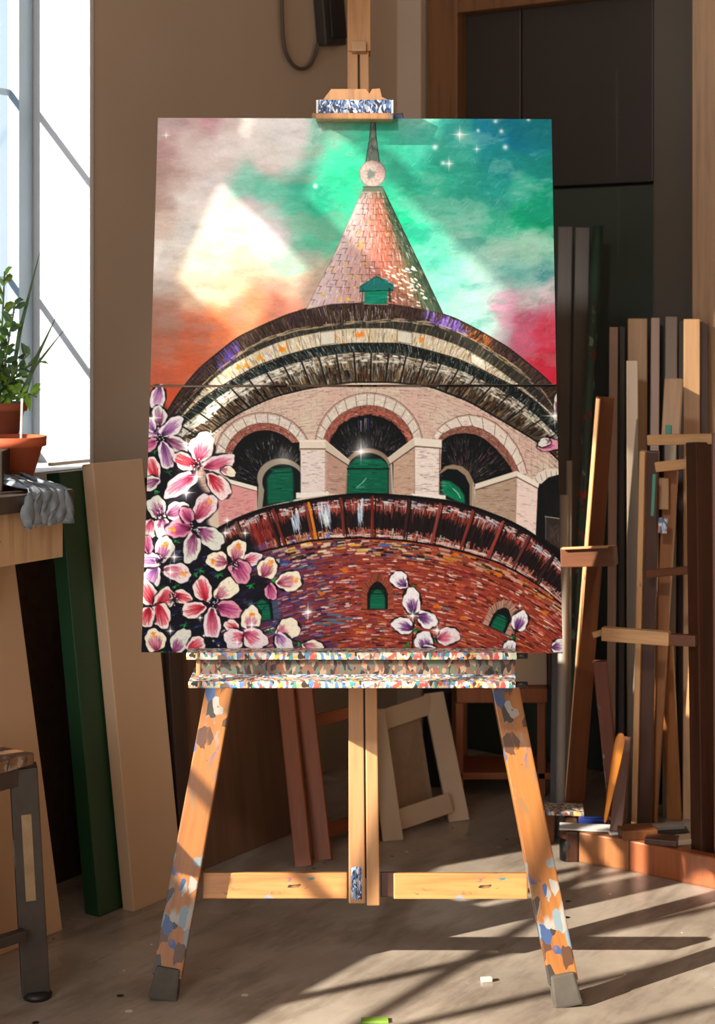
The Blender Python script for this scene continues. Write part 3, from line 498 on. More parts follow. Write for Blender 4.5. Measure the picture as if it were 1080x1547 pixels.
img[int((583-PY0)*PS):] = np.clip(img[int((583-PY0)*PS):], 0, 1)**1.12
rag_ = fbm(3, 2); lw = np.clip((236-XX+(YY-178)*-.028+rag_*2.5)/3, 0, .85)*(YY < 583)
img = img*(1-lw[..., None])+cc(214, 210, 206)*lw[..., None]; gp = np.clip(1.6-np.abs(YY-583.0)/1.3, 0, 1)[..., None]; img = img*(1-gp*.9)+cc(18, 14, 14)*gp*.9      # gap shadow painted dark along the two meeting edges
img = np.clip(img, 0, 1); lum = img.mean(-1, keepdims=True); img = np.clip(img+(img-lum)*.06, 0, 1)
# canvas weave and paint grain
img *= (1+.035*fbm(1.6, 2)[..., None]); img = np.clip(img, 0, 1)
relief = relief+.25*fbm(2.2, 3, 1.6, .8)
def sample(A, px, py):
    fx = np.clip((px-PX0)*PS-.5, 0, PW-2); fy = np.clip((py-PY0)*PS-.5, 0, PH-2); xi = fx.astype(int); yi = fy.astype(int); ax = fx-xi; ay = fy-yi
    if A.ndim == 3: ax = ax[:, None]; ay = ay[:, None]
    return (A[yi, xi]*(1-ax)+A[yi, xi+1]*ax)*(1-ay)+(A[yi+1, xi]*(1-ax)+A[yi+1, xi+1]*ax)*ay
# ---------------------------------------------------------------- helpers
F, H0, CX, CZ = 2600.0, 480.0, 540.0, 1.29
V = Vector
def at(px, py, d): return V(((px-CX)/F*d, d, CZ-(py-H0)/F*d))
def fl(px, py, z=0.0): return at(px, py, F*(CZ-z)/(py-H0))
CORNER = V((.12, 5.2, 0)); WD = V((.568, .823, 0)).normalized(); WN = V((.823, -.568, 0)).normalized()
def wl(u, dist, z): return CORNER+WD*u+WN*dist+V((0, 0, z))          # left wall frame: along, out into the room, up
def dw(s, dist, z): return CORNER+WN*s-WD*dist+V((0, 0, z))          # door wall frame
C = bpy.context.scene.collection
def link(name, me, mat, parent=None, loc=None, rot=None):
    o = bpy.data.objects.new(name, me); C.objects.link(o)
    if mat: me.materials.append(mat)
    if parent: o.parent = parent
    if loc is not None: o.location = loc
    if rot is not None: o.rotation_euler = rot
    return o
def tag(o, label=None, cat=None, group=None, kind=None):
    if label: o['label'] = label
    if cat: o['category'] = cat
    if group: o['group'] = group
    if kind: o['kind'] = kind
    return o
def thing(name, loc, label, cat, group=None):
    o = bpy.data.objects.new(name, None); o.empty_display_size = .05; C.objects.link(o); o.location = loc
    return tag(o, label, cat, group)
def wpos(o):
    p = V((0, 0, 0))
    while o: p += o.location; o = o.parent
    return p
def mesh(bm, name='m', smooth=False):
    me = bpy.data.meshes.new(name); bmesh.ops.recalc_face_normals(bm, faces=bm.faces); bm.to_mesh(me); bm.free()
    if smooth:
        for p in me.polygons: p.use_smooth = True
    return me
def add_box(bm, x0, x1, y0, y1, z0, z1, bev=0.0):
    r = bmesh.ops.create_cube(bm, size=1.0); vs = r['verts']
    for v in vs: v.co = V(((x0+x1)/2+v.co.x*(x1-x0), (y0+y1)/2+v.co.y*(y1-y0), (z0+z1)/2+v.co.z*(z1-z0)))
    if bev: bmesh.ops.bevel(bm, geom=list({e for v in vs for e in v.link_edges}), offset=bev, segments=2, affect='EDGES', profile=.6)
def obox(name, o0, a, b, c, mat, parent=None, bev=.002):
    """box from corner o0 along the three vectors a, b, c (right angled)"""
    ex, ey, ez = a.normalized(), b.normalized(), c.normalized(); M = Matrix((ex, ey, ez)).transposed()
    if M.determinant() < 0: o0 = o0+a; a = -a; ex = -ex; M = Matrix((ex, ey, ez)).transposed()
    bm = bmesh.new(); add_box(bm, 0, a.length, 0, b.length, 0, c.length, bev)
    return link(name, mesh(bm), mat, parent, o0-(wpos(parent) if parent else V((0, 0, 0))), M.to_euler())
def beam(name, p0, p1, w, t, mat, parent=None, face=None, bev=.0025, ext=0.0, taper=1.0, rough=0):
    """bar from p0 to p1 (centre of its front face); w across the view, t away from the face direction"""
    d = p1-p0; L = d.length; ez = d.normalized(); f = face if face is not None else V((0, -1, 0))
    ex = f.cross(ez).normalized(); ey = ez.cross(ex).normalized()    # ey points away from the face
    if ey.dot(f) > 0: ey = -ey; ex = -ex
    M = Matrix((ex, ey, ez)).transposed()
    bm = bmesh.new(); add_box(bm, -w/2, w/2, 0, t, -ext, L+ext, bev)
    if taper != 1.0:
        for v in bm.verts: k = 1+(taper-1)*min(1, max(0, v.co.z/L)); v.co.x *= k
    return link(name, mesh(bm), mat, parent, p0-(wpos(parent) if parent else V((0, 0, 0))), M.to_euler())
def prism(name, pts, depth_vec, mat, parent=None, bev=0.0):
    """flat outline (world points) pushed along depth_vec"""
    base = pts[0].copy(); bm = bmesh.new()
    a = [bm.verts.new(p-base) for p in pts]; b = [bm.verts.new(p-base+depth_vec) for p in pts]; n = len(pts)
    bm.faces.new(a); bm.faces.new(b[::-1])
    for i in range(n): bm.faces.new((a[i], b[i], b[(i+1) % n], a[(i+1) % n]))
    if bev: bmesh.ops.bevel(bm, geom=list(bm.edges), offset=bev, segments=2, affect='EDGES')
    return link(name, mesh(bm), mat, parent, base-(wpos(parent) if parent else V((0, 0, 0))))
def lathe(name, prof, mat, parent=None, loc=V((0, 0, 0)), seg=40):
    bm = bmesh.new(); rings = []
    for r, z in prof:
        rings.append([bm.verts.new((r*math.cos(2*math.pi*i/seg), r*math.sin(2*math.pi*i/seg), z)) for i in range(seg)])
    for A, B in zip(rings[:-1], rings[1:]):
        for i in range(seg): bm.faces.new((A[i], A[(i+1) % seg], B[(i+1) % seg], B[i]))
    bm.faces.new(rings[0]); bm.faces.new(rings[-1])
    me = mesh(bm, smooth=False)
    for p in me.polygons: p.use_smooth = len(p.vertices) == 4
    return link(name, me, mat, parent, loc-(wpos(parent) if parent else V((0, 0, 0))))
def tube(name, pts, r, mat, parent=None, seg=10, caps=True, taper=None):
    base = pts[0].copy(); bm = bmesh.new(); rings = []; n = len(pts)
    up = V((0.3, 0.2, 1)).normalized()
    for i, p in enumerate(pts):
        t = (pts[min(n-1, i+1)]-pts[max(0, i-1)]).normalized(); a = t.cross(up)
        if a.length < .05: a = t.cross(V((1, 0, 0)))
        a.normalize(); b = t.cross(a); rr = r*(1 if not taper else 1+(taper-1)*i/(n-1))
        rings.append([bm.verts.new(p-base+(a*math.cos(2*math.pi*k/seg)+b*math.sin(2*math.pi*k/seg))*rr) for k in range(seg)])
    for A, B in zip(rings[:-1], rings[1:]):
        for k in range(seg): bm.faces.new((A[k], A[(k+1) % seg], B[(k+1) % seg], B[k]))
    if caps: bm.faces.new(rings[0]); bm.faces.new(rings[-1])
    return link(name, mesh(bm, smooth=True), mat, parent, base-(wpos(parent) if parent else V((0, 0, 0))))

# ---------------------------------------------------------------- materials
def s2l(c):
    c = c/255.0; return c/12.92 if c <= .04045 else ((c+.055)/1.055)**2.4
def rgb(r, g, b): return (s2l(r), s2l(g), s2l(b), 1)
class NT:
    def __init__(s, name):
        s.m = bpy.data.materials.new(name); s.m.use_nodes = True; s.t = s.m.node_tree; s.n = s.t.nodes; s.b = s.n['Principled BSDF']
    def node(s, ty, **kw):
        n = s.n.new(ty)
        for k, v in kw.items():
            if k in n.inputs: n.inputs[k].default_value = v
            else: setattr(n, k, v)
        return n
    def ln(s, a, b): s.t.links.new(a, b)
    def coords(s, scale=(1, 1, 1), which='Object'):
        tc = s.node('ShaderNodeTexCoord'); mp = s.node('ShaderNodeMapping'); mp.inputs['Scale'].default_value = scale; s.ln(tc.outputs[which], mp.inputs['Vector']); return mp.outputs[0]
    def ramp(s, fac, stops, interp='LINEAR'):
        r = s.node('ShaderNodeValToRGB'); cr = r.color_ramp; cr.interpolation = interp
        while len(cr.elements) < len(stops): cr.elements.new(.5)
        for e, (p, c) in zip(cr.elements, stops): e.position = p; e.color = c
        s.ln(fac, r.inputs['Fac']); return r.outputs['Color']
    def mix(s, fac, a, b, mode='MIX'):
        m = s.node('ShaderNodeMix', data_type='RGBA', blend_type=mode)
        for v, k in ((fac, 0), (a, 6), (b, 7)):
            if hasattr(v, 'links'): s.ln(v, m.inputs[k])
            else: m.inputs[k].default_value = v
        return m.outputs[2]
    def noise(s, vec, scale, detail=4, rough=.55): 
        n = s.node('ShaderNodeTexNoise'); n.inputs['Scale'].default_value = scale; n.inputs['Detail'].default_value = detail; n.inputs['Roughness'].default_value = rough; s.ln(vec, n.inputs['Vector']); return n.outputs['Fac']
    def bump(s, h, strength=.3, dist=.002):
        b = s.node('ShaderNodeBump'); b.inputs['Strength'].default_value = strength; b.inputs['Distance'].default_value = dist; s.ln(h, b.inputs['Height']); s.ln(b.outputs[0], s.b.inputs['Normal'])
def plain(name, col, rough=.6, var=.12, scale=6, bump=.15, metal=0.0):
    m = NT(name); v = m.coords(); f = m.noise(v, scale, 5)
    d = tuple(c*(1-var) for c in col[:3])+(1,); l = tuple(min(1, c*(1+var)) for c in col[:3])+(1,)
    m.ln(m.ramp(f, [(.3, d), (.7, l)]), m.b.inputs['Base Color']); m.b.inputs['Roughness'].default_value = rough; m.b.inputs['Metallic'].default_value = metal
    m.bump(m.noise(v, scale*14, 3), bump, .001); return m.m
def wood(name, col, dark=None, paint=None, amount=.0, rough=.45, grain=1.0, pscale=90, bands=None):
    """grain runs along local Z; paint = list of colours dabbed on it"""
    m = NT(name); v = m.coords((26*grain, 26*grain, 1.6)); f = m.noise(v, 1.6, 6, .6)
    dark = dark or tuple(c*.55 for c in col[:3])+(1,); light = tuple(min(1, c*1.2) for c in col[:3])+(1,)
    c = m.ramp(f, [(.28, dark), (.5, col), (.75, light)]); g2 = m.noise(m.coords((90, 90, 3)), 1.0, 2)
    c = m.mix(.25, c, m.ramp(g2, [(.35, dark), (.65, light)]), 'MULTIPLY') if False else c
    if paint:
        vo = m.node('ShaderNodeTexVoronoi', feature='F1'); vo.inputs['Scale'].default_value = pscale; vo.inputs['Randomness'].default_value = 1
        vv = m.coords((1, 1, .55)); wob = m.node('ShaderNodeVectorMath', operation='ADD'); nn = m.node('ShaderNodeTexNoise'); nn.inputs['Scale'].default_value = 30; m.ln(vv, nn.inputs['Vector'])
        sc = m.node('ShaderNodeVectorMath', operation='SCALE'); sc.inputs['Scale'].default_value = .03; m.ln(nn.outputs['Color'], sc.inputs[0]); m.ln(vv, wob.inputs[0]); m.ln(sc.outputs[0], wob.inputs[1]); m.ln(wob.outputs[0], vo.inputs['Vector'])
        sp = m.node('ShaderNodeSeparateColor'); m.ln(vo.outputs['Color'], sp.inputs[0]); n = len(paint)
        pc = m.ramp(sp.outputs[0], [(i/n, p) for i, p in enumerate(paint)], 'CONSTANT')
        big = m.noise(m.coords((1, 1, .6)), 9, 3, .7)
        if bands:
            tcz = m.node('ShaderNodeTexCoord'); sz = m.node('ShaderNodeSeparateXYZ'); m.ln(tcz.outputs['Object'], sz.inputs[0])
            bz = m.ramp(sz.outputs['Z'], [(p, (q, q, q, 1)) for p, q in bands]); bb = m.node('ShaderNodeMath', operation='MULTIPLY'); m.ln(big, bb.inputs[0]); m.ln(bz, bb.inputs[1]); big = bb.outputs[0]
        mk = m.node('ShaderNodeMath', operation='ADD'); m.ln(big, mk.inputs[0])
        q = m.node('ShaderNodeMath', operation='MULTIPLY'); q.inputs[1].default_value = .35; m.ln(sp.outputs[1], q.inputs[0]); m.ln(q.outputs[0], mk.inputs[1])
        lo = 1.02-amount*.7; msk = m.ramp(mk.outputs[0], [(max(0, lo-.03), (0, 0, 0, 1)), (lo+.02, (1, 1, 1, 1))]); c = m.mix(msk, c, pc)
    m.ln(c, m.b.inputs['Base Color']); m.b.inputs['Roughness'].default_value = rough; m.bump(f, .25, .0008); return m.m
BLK, WHT = rgb(22, 20, 20), rgb(225, 220, 210)
PAINTS = [rgb(40,70,130), rgb(225,222,214), rgb(60,120,130), rgb(120,150,185), rgb(40,38,40), rgb(200,90,60), rgb(150,175,160), rgb(90,70,60)]
M = {}
M['easel'] = wood('easel_pine', rgb(200, 140, 84), rgb(150, 96, 52), PAINTS, .26, .38)
M['easel_leg'] = wood('easel_leg_pine', rgb(164, 106, 54), rgb(124, 74, 36), [rgb(70,90,130), rgb(160,156,150), rgb(140,104,70), rgb(60,54,50), rgb(120,140,150), rgb(90,60,44), rgb(60,84,130)], .62, .34, pscale=60, bands=[(0, .85), (.16, .85), (.24, .45), (.40, .55), (.50, .9), (.60, 1.25), (.8, 1.2)])
M['mast'] = wood('mast_pine', rgb(182, 134, 88), rgb(150, 102, 62), None, 0, .5)
LP_ = [rgb(212,196,182), rgb(70,150,150), rgb(225,215,205), rgb(200,90,80), rgb(110,90,80), rgb(90,130,180), rgb(220,150,140), rgb(60,50,46), rgb(190,200,170), rgb(215,170,90)]
M['ledge_lip'] = wood('paint_crusted_lip', rgb(206, 190, 176), None, LP_, .95, .5, pscale=170)
M['ledge_body'] = wood('paint_crusted_ledge', rgb(92, 62, 46), rgb(44, 30, 24), [rgb(110,80,64), rgb(60,44,38), rgb(150,124,100), rgb(84,96,80), rgb(40,34,34), rgb(120,70,56), rgb(90,90,84)], .9, .55, pscale=170)
M['ledge_strip'] = wood('blue_white_paint_strip', rgb(150, 120, 100), None, [rgb(70,110,170), rgb(150,180,205), rgb(214,212,206), rgb(60,90,80), rgb(190,110,96), rgb(110,90,80), rgb(190,205,215)], .92, .5, pscale=170)
M['clamp'] = wood('worn_clamp_wood', rgb(176, 126, 80), rgb(110, 74, 46), PAINTS, .2, .5)
M['clamp_paint'] = wood('clamp_blue_paint', rgb(120, 130, 150), None, [rgb(38,52,90), rgb(90,120,170), rgb(190,200,214), rgb(30,34,50), rgb(60,84,130), rgb(150,160,176)], .95, .6, pscale=300)
M['black'] = plain('matt_black', rgb(26, 24, 24), .5, .1); M['rubber'] = plain('grey_rubber_foot', rgb(80, 74, 66), .8, .3, 20)
M['white_edge'] = plain('white_primed_canvas_edge', rgb(210, 206, 198), .7, .05)
def wallmat(name, a, b):
    m = NT(name); v = m.coords(which='Object'); f = m.noise(v, 1.2, 4); m.ln(m.ramp(f, [(.3, a), (.7, b)]), m.b.inputs['Base Color']); m.b.inputs['Roughness'].default_value = .85; m.bump(m.noise(v, 60, 4), .12, .001); return m.m
M['wall'] = wallmat('brown_plaster', rgb(182, 162, 142), rgb(194, 174, 154)); M['wall_white'] = wallmat('white_reveal', rgb(200, 200, 202), rgb(208, 208, 210))
M['ceiling'] = wallmat('ceiling_plaster', rgb(200, 192, 182), rgb(210, 200, 190)); M['darkwall'] = wallmat('dark_lower_wall', rgb(60, 44, 34), rgb(72, 54, 42))
M['doorframe'] = wood('brown_door_frame', rgb(122, 82, 50), rgb(86, 54, 32)); M['doordark'] = plain('dark_brown_panel', rgb(50, 42, 36), .42, .2, 1.5, .05); M['doorgreen'] = plain('dark_green_panel', rgb(48, 58, 50), .5, .15, 1.5, .05)
M['doorgrey'] = plain('grey_brown_panel', rgb(88, 80, 70), .5, .1, 1.5, .05); M['post'] = wood('pale_brown_post', rgb(186, 152, 120), rgb(160, 128, 98))
def floormat():
    m = NT('dusty_studio_floor'); v = m.coords((1, 1, 1)); 
    base = m.ramp(m.noise(v, 2.2, 7, .65), [(.3, rgb(140, 128, 116)), (.5, rgb(166, 154, 141)), (.7, rgb(190, 179, 166))])
    st = m.ramp(m.noise(m.coords((1.2, 5, 1)), 3, 6, .7), [(.36, (.5, .46, .42, 1)), (.52, (1, 1, 1, 1))]); c = m.mix(.6, base, st, 'MULTIPLY')
    vo = m.node('ShaderNodeTexVoronoi'); vo.inputs['Scale'].default_value = 22; m.ln(v, vo.inputs['Vector']); sp = m.node('ShaderNodeSeparateColor'); m.ln(vo.outputs['Color'], sp.inputs[0])
    thr = m.node('ShaderNodeMath', operation='MULTIPLY'); thr.inputs[1].default_value = .17; pw = m.node('ShaderNodeMath', operation='POWER'); pw.inputs[1].default_value = 4; m.ln(sp.outputs[0], pw.inputs[0]); m.ln(pw.outputs[0], thr.inputs[0])
    dd = m.node('ShaderNodeMath', operation='LESS_THAN'); m.ln(vo.outputs['Distance'], dd.inputs[0]); m.ln(thr.outputs[0], dd.inputs[1])
    sc = m.ramp(sp.outputs[1], [(0, rgb(30, 26, 26)), (.45, rgb(230, 225, 215)), (.8, rgb(60, 70, 80)), (.9, rgb(140, 60, 40))], 'CONSTANT'); c = m.mix(dd.outputs[0], c, sc)
    m.ln(c, m.b.inputs['Base Color']); r = m.ramp(m.noise(v, 1.7, 4), [(.35, (.22, .22, .22, 1)), (.65, (.5, .5, .5, 1))]); m.ln(r, m.b.inputs['Roughness']); m.b.inputs['Specular IOR Level'].default_value = .45; m.bump(m.noise(m.coords((1, 4, 1)), 26, 5), .25, .0015); return m.m
M['floor'] = floormat()
M['beige_board'] = plain('beige_board', rgb(194, 160, 128), .6, .05, 2, .05); M['beige_edge'] = plain('beige_board_edge', rgb(130, 100, 74), .7, .08)
M['green'] = plain('deep_green_board', rgb(28, 62, 36), .4, .08, 3, .05); M['rust'] = wood('rust_brown_board', rgb(104, 74, 54), rgb(92, 62, 44)); M['darkboard'] = wood('dark_stained_board', rgb(58, 40, 30), rgb(38, 26, 20))
M['rustbar'] = wood('reddish_pine_bar', rgb(150, 82, 44), rgb(110, 56, 28)); M['cream'] = plain('cream_primed_wood', rgb(196, 172, 146), .6, .06); M['canvas_back'] = plain('raw_canvas_back', rgb(150, 126, 104), .8, .08, 60, .3)
M['navy'] = plain('navy_cloth', rgb(30, 34, 42), .9, .2, 20, .4)
M['bench'] = wood('worn_bench_front', rgb(190, 154, 118), rgb(140, 108, 78), [rgb(60,44,36), rgb(90,66,50)], .04, .55); M['benchtop'] = wood('dark_bench_top', rgb(76, 60, 50), rgb(44, 34, 28))
M['terracotta'] = plain('terracotta', rgb(190, 92, 56), .75, .12, 9, .3); M['terracotta_dark'] = plain('aged_terracotta', rgb(160, 84, 56), .8, .15, 9, .3); M['soil'] = plain('potting_soil', rgb(60, 44, 34), .95, .4, 60, .8)
M['leafgreen'] = plain('fresh_green_leaf', rgb(132, 176, 66), .45, .35, 30, .1); M['leafdark'] = plain('dark_green_leaf', rgb(70, 104, 62), .5, .35, 30, .1); M['stem'] = plain('plant_stem', rgb(110, 124, 60), .6, .2, 30)
M['white'] = plain('glazed_white', rgb(222, 220, 214), .35, .04); M['rag'] = plain('grey_blue_cloth', rgb(128, 138, 148), .95, .3, 30, .5)
M['stooltop'] = wood('scuffed_stool_top', rgb(120, 84, 56), rgb(70, 50, 38), [rgb(150,140,130), rgb(60,54,50), rgb(90,80,74)], .38, .5); M['stoolmetal'] = plain('worn_dark_metal', rgb(58, 50, 44), .5, .4, 14, .4); M['stoolchip'] = plain('peeled_tan_paint', rgb(150, 124, 92), .6, .25, 24, .3)
M['plankdark'] = wood('dark_plank', rgb(78, 66, 56), rgb(54, 44, 38)); M['tube'] = wood('paint_stained_green_tube', rgb(48, 72, 62), rgb(34, 50, 44), [rgb(150,50,44), rgb(120,140,130), rgb(60,60,58), rgb(44,80,70)], .3, .35)
M['greypole'] = plain('grey_painted_pole', rgb(150, 142, 134), .5, .1); M['tan'] = wood('tan_plank', rgb(178, 138, 98), rgb(146, 108, 72)); M['centre'] = wood('warm_brown_bar', rgb(150, 96, 54), rgb(116, 70, 38)); M['pink'] = wood('pinkish_plank', rgb(170, 140, 124), rgb(140, 108, 94)); M['grey'] = wood('grey_plank', rgb(126, 110, 94), rgb(116, 102, 88))
M['brownbar'] = wood('brown_bar', rgb(106, 60, 32), rgb(74, 42, 24)); M['darkbar'] = wood('dark_brown_bar', rgb(70, 38, 22), rgb(46, 26, 16)); M['lightbar'] = wood('pale_pine_bar', rgb(206, 160, 112), rgb(170, 120, 76), [rgb(220,215,205), rgb(90,130,150), rgb(60,60,70)], .12)
M['orange'] = plain('bright_orange_lacquer', rgb(226, 138, 34), .3, .08, 6, .05); M['paper'] = plain('white_paper', rgb(206, 204, 200), .7, .04); M['teal'] = plain('teal_tape', rgb(70, 140, 120), .6, .1); M['blue'] = plain('blue_plastic', rgb(30, 50, 120), .35, .1)
M['window_wood'] = plain('pale_blue_window_frame', rgb(142, 160, 176), .5, .04); M['device'] = plain('dark_wall_unit', rgb(52, 46, 40), .5, .15); M['cable'] = plain('brown_grey_cable', rgb(84, 70, 58), .6, .1)
M['sun_screen'] = plain('sun_screen_linen', rgb(150, 134, 116), .9, .1)
def glassmat(nm='window_glass', tint=(.96, .98, 1, 1)):
    m = NT(nm); n = m.n; n.remove(m.b); g = n.new('ShaderNodeBsdfGlossy'); g.inputs['Roughness'].default_value = .02; t = n.new('ShaderNodeBsdfTransparent'); t.inputs[0].default_value = tint; x = n.new('ShaderNodeMixShader'); fr = n.new('ShaderNodeLayerWeight'); fr.inputs[0].default_value = .12
    x.inputs[0].default_value = .05; n.remove(fr); m.ln(t.outputs[0], x.inputs[1]); m.ln(g.outputs[0], x.inputs[2]); m.ln(x.outputs[0], n['Material Output'].inputs[0]); return m.m
M['glass'] = glassmat(); M['dimglass'] = glassmat('sun_dimming_glass', (.68, .69, .70, 1))  # second glass is tinted to weaken the sun patches

# ---------------------------------------------------------------- room shell
def struct(o): o['kind'] = 'structure'; return o
HT = 3.3
struct(obox('floor', wl(-8, -.3, -.1), WD*9, WN*6, V((0, 0, .1)), M['floor'], bev=0)); struct(obox('ceiling', wl(-8, -.3, HT), WD*9, WN*6, V((0, 0, .1)), M['ceiling'], bev=0))
def wall_cells(name, u0, u1, z0, z1, holes, t0, t1, mat, frame=wl):
    us = sorted({u0, u1}|{h[0] for h in holes}|{h[1] for h in holes}); zs = sorted({z0, z1}|{h[2] for h in holes}|{h[3] for h in holes})
    bm = bmesh.new(); base = frame(u0, 0, 0)
    def solid(a, b, c, d):
        mu, mz = (a+b)/2, (c+d)/2; return not any(h[0] < mu < h[1] and h[2] < mz < h[3] for h in holes)
    for a, b in zip(us[:-1], us[1:]):
        k = 0
        while k < len(zs)-1:
            if not solid(a, b, zs[k], zs[k+1]): k += 1; continue
            j = k
            while j+1 < len(zs)-1 and solid(a, b, zs[j+1], zs[j+2]): j += 1
            add_box(bm, a-u0, b-u0, t0, t1, zs[k], zs[j+1]); k = j+1
    ex, ey = (WD, WN) if frame is wl else (WN, -WD)
    Mx = Matrix((ex, ey, V((0, 0, 1)))).transposed()
    bmesh.ops.transform(bm, matrix=Mx.to_4x4(), verts=bm.verts); me = bpy.data.meshes.new(name); bmesh.ops.recalc_face_normals(bm, faces=bm.faces); bm.to_mesh(me); bm.free()
    return struct(link(name, me, mat, None, base))
J = -1.325                                                # far jamb of the window
wall_cells('wall_left', -1.95, .25, 0, HT, [(-1.86, J, .93, 3.0)], -.227, 0, M['wall'])
# white plastered lining of the window recess
bm = bmesh.new()
def quadbox(bm, u0, u1, a, b, z0, z1):
    o = [wl(u, w_, z) for z in (z0, z1) for w_ in (a, b) for u in (u0, u1)]; v = [bm.verts.new(p) for p in o]
    for f in ((0,1,3,2), (4,6,7,5), (0,4,5,1), (2,3,7,6), (0,2,6,4), (1,5,7,3)): bm.faces.new([v[i] for i in f])
quadbox(bm, J-.012, J, -.227, .003, .93, 3.0); quadbox(bm, -1.86, -1.848, -.227, .003, .93, 3.0); quadbox(bm, -1.848, J-.012, -.227, .003, 2.988, 3.0); quadbox(bm, -1.848, J-.012, -.227, .03, .918, .938)
struct(link('trim_window', mesh(bm), M['wall_white']))
w1 = thing('window_1', wl(-1.6, -.2, .95), 'white framed casement window with pale daylight in deep recess', None); del w1['label']; w1['kind'] = 'structure'
for a, b, c, d in ((J-.060, J-.012, .94, 2.98), (-1.848, -1.80, .94, 2.98), (-1.80, J-.062, .94, .99), (-1.80, J-.062, 2.93, 2.98), (-1.80, J-.062, 1.375, 1.390), (-1.80, J-.062, 1.83, 1.845), (-1.80, J-.062, 2.29, 2.305)):
    obox('window_frame', wl(a, -.225, c), WD*(b-a), WN*(.04 if d-c > .03 else .012), V((0, 0, d-c)), M['window_wood'], w1, .002)
obox('pane', wl(-1.80, -.207, .99), WD*(J-.062+1.80), WN*.004, V((0, 0, 1.94)), M['glass'], w1, 0)
# unseen glazed wall added further along; openings cut to shape the sun patches
SUN_HOLES = [(-2.62, -2.14, 1.0, 2.40), (-3.08, -2.66, .74, 1.44), (-2.66, -2.38, .74, .98), (-4.95, -3.17, .93, 2.0), (-3.34, -2.995, 2.0, 2.27), (-2.98, -2.915, 1.94, 2.07), (-3.82, -3.2, 2.36, 2.56), (-3.07, -2.99, 2.36, 2.5), (-3.50, -3.10, 2.585, 2.82)]
wall_cells('wall_sun_mask', -8, -1.95, 0, HT, SUN_HOLES+[(-7.6, -5.3, .93, 2.8)], -.03, 0, M['wall'])
w2 = thing('sun_mask_glazing', wl(-3.6, -.02, .95), None, None); w2['kind'] = 'structure'
for u in (-3.62, -4.10, -4.56): obox('sun_mask_bar', wl(u-.008, -.028, .93), WD*.016, WN*.026, V((0, 0, 1.07)), M['window_wood'], w2, .001)  # unseen bars added to stripe the sunlight
for z in (1.12,): obox('sun_mask_bar', wl(-4.95, -.028, z-.007), WD*1.78, WN*.026, V((0, 0, .014)), M['window_wood'], w2, .001)
for u in (-2.80, -2.96): obox('sun_mask_bar', wl(u-.009, -.028, .74), WD*.018, WN*.026, V((0, 0, .70)), M['window_wood'], w2, .001)
obox('sun_mask_bar', wl(-3.08, -.028, 1.065), WD*.42, WN*.026, V((0, 0, .016)), M['window_wood'], w2, .001)
obox('pane', wl(-4.95, -.018, .74), WD*2.95, WN*.004, V((0, 0, 1.185)), M['glass'], w2, 0); 
obox('sun_dimming_pane', wl(-4.95, -.018, 1.925), WD*2.95, WN*.004, V((0, 0, .95)), M['dimglass'], w2, 0)  # added tinted pane dims the sun reaching the picture
# unseen screen added to keep sun off the lower canvas, edge cut slanting
bm = bmesh.new(); cu = []
for i in range(61):
    u = -4.98+1.84*i/60; zb = 2.13-(u+4.35)*.76+.0*i; zb = min(2.02, max(1.0, 1.255+(-3.18-u)*.755)); off = .03+.012*math.sin(i*1.3)
    cu.append([bm.verts.new(wl(u, off, zb+(2.1-zb)*k/6)) for k in range(7)])
for A, B in zip(cu[:-1], cu[1:]):
    for k in range(6): bm.faces.new((A[k], B[k], B[k+1], A[k+1]))
cur = link('sun_screen', mesh(bm, smooth=True), M['sun_screen']); sm = cur.modifiers.new('thick', 'SOLIDIFY'); sm.thickness = .004
tag(cur, 'added unseen cloth screen keeping the sun off the lower canvas', 'sun_screen')
# far wall with the big dark doors
wall_cells('wall_door', -.25, 5.2, 0, HT, [(.085, 1.07, 0, 2.32)], -.15, 0, M['wall'], dw)
d1 = thing('door_1', dw(.5, -.1, 0), None, None); d1['kind'] = 'structure'
def dbox(name, s0, s1, a, b, z0, z1, mat, bev=.003): return obox(name, dw(s0, a, z0), WN*(s1-s0), WD*(a-b), V((0, 0, z1-z0)), mat, d1, bev)
dbox('backing', .085, 1.07, -.12, -.15, 0, 2.32, M['black'], 0)
dbox('door_frame', .095, .199, -.02, -.10, 0, 2.30, M['doorframe']); dbox('door_frame', .199, .963, -.02, -.10, 2.194, 2.30, M['doorframe'])
dbox('door_panel', .199, .386, -.07, -.11, 1.670, 2.194, M['doordark']); dbox('door_panel', .390, .807, -.07, -.11, 1.670, 2.194, M['doordark']); dbox('lower_panel', .199, .807, -.075, -.11, 0, 1.662, M['doorgreen'])
dbox('side_panel', .815, .958, -.055, -.11, 0, 2.194, M['doorgrey'])
dbox('door_post', .963, 1.07, .02, -.10, 0, 2.32, M['post'])
# right and rear walls, rear one with an opening added for frontal fill light
wall_cells('wall_right', 5.0, 5.2, 0, HT, [], -8.0, -.0, M['wall'], lambda s, a, z: dw(s, 0, z)) if False else struct(obox('wall_right', dw(5.2, 0, 0), WN*.15, -WD*8.3, V((0, 0, HT)), M['wall'], None, 0))
def bw(s, a, z): return CORNER+WD*(-7.9)+WN*s-WD*a+V((0, 0, z))
REAR_FILL_OPENING = (.5, 4.6, .6, 3.0)
wb = wall_cells('wall_rear', -.2, 5.3, 0, HT, [REAR_FILL_OPENING], 0, .15, M['wall'], bw) 
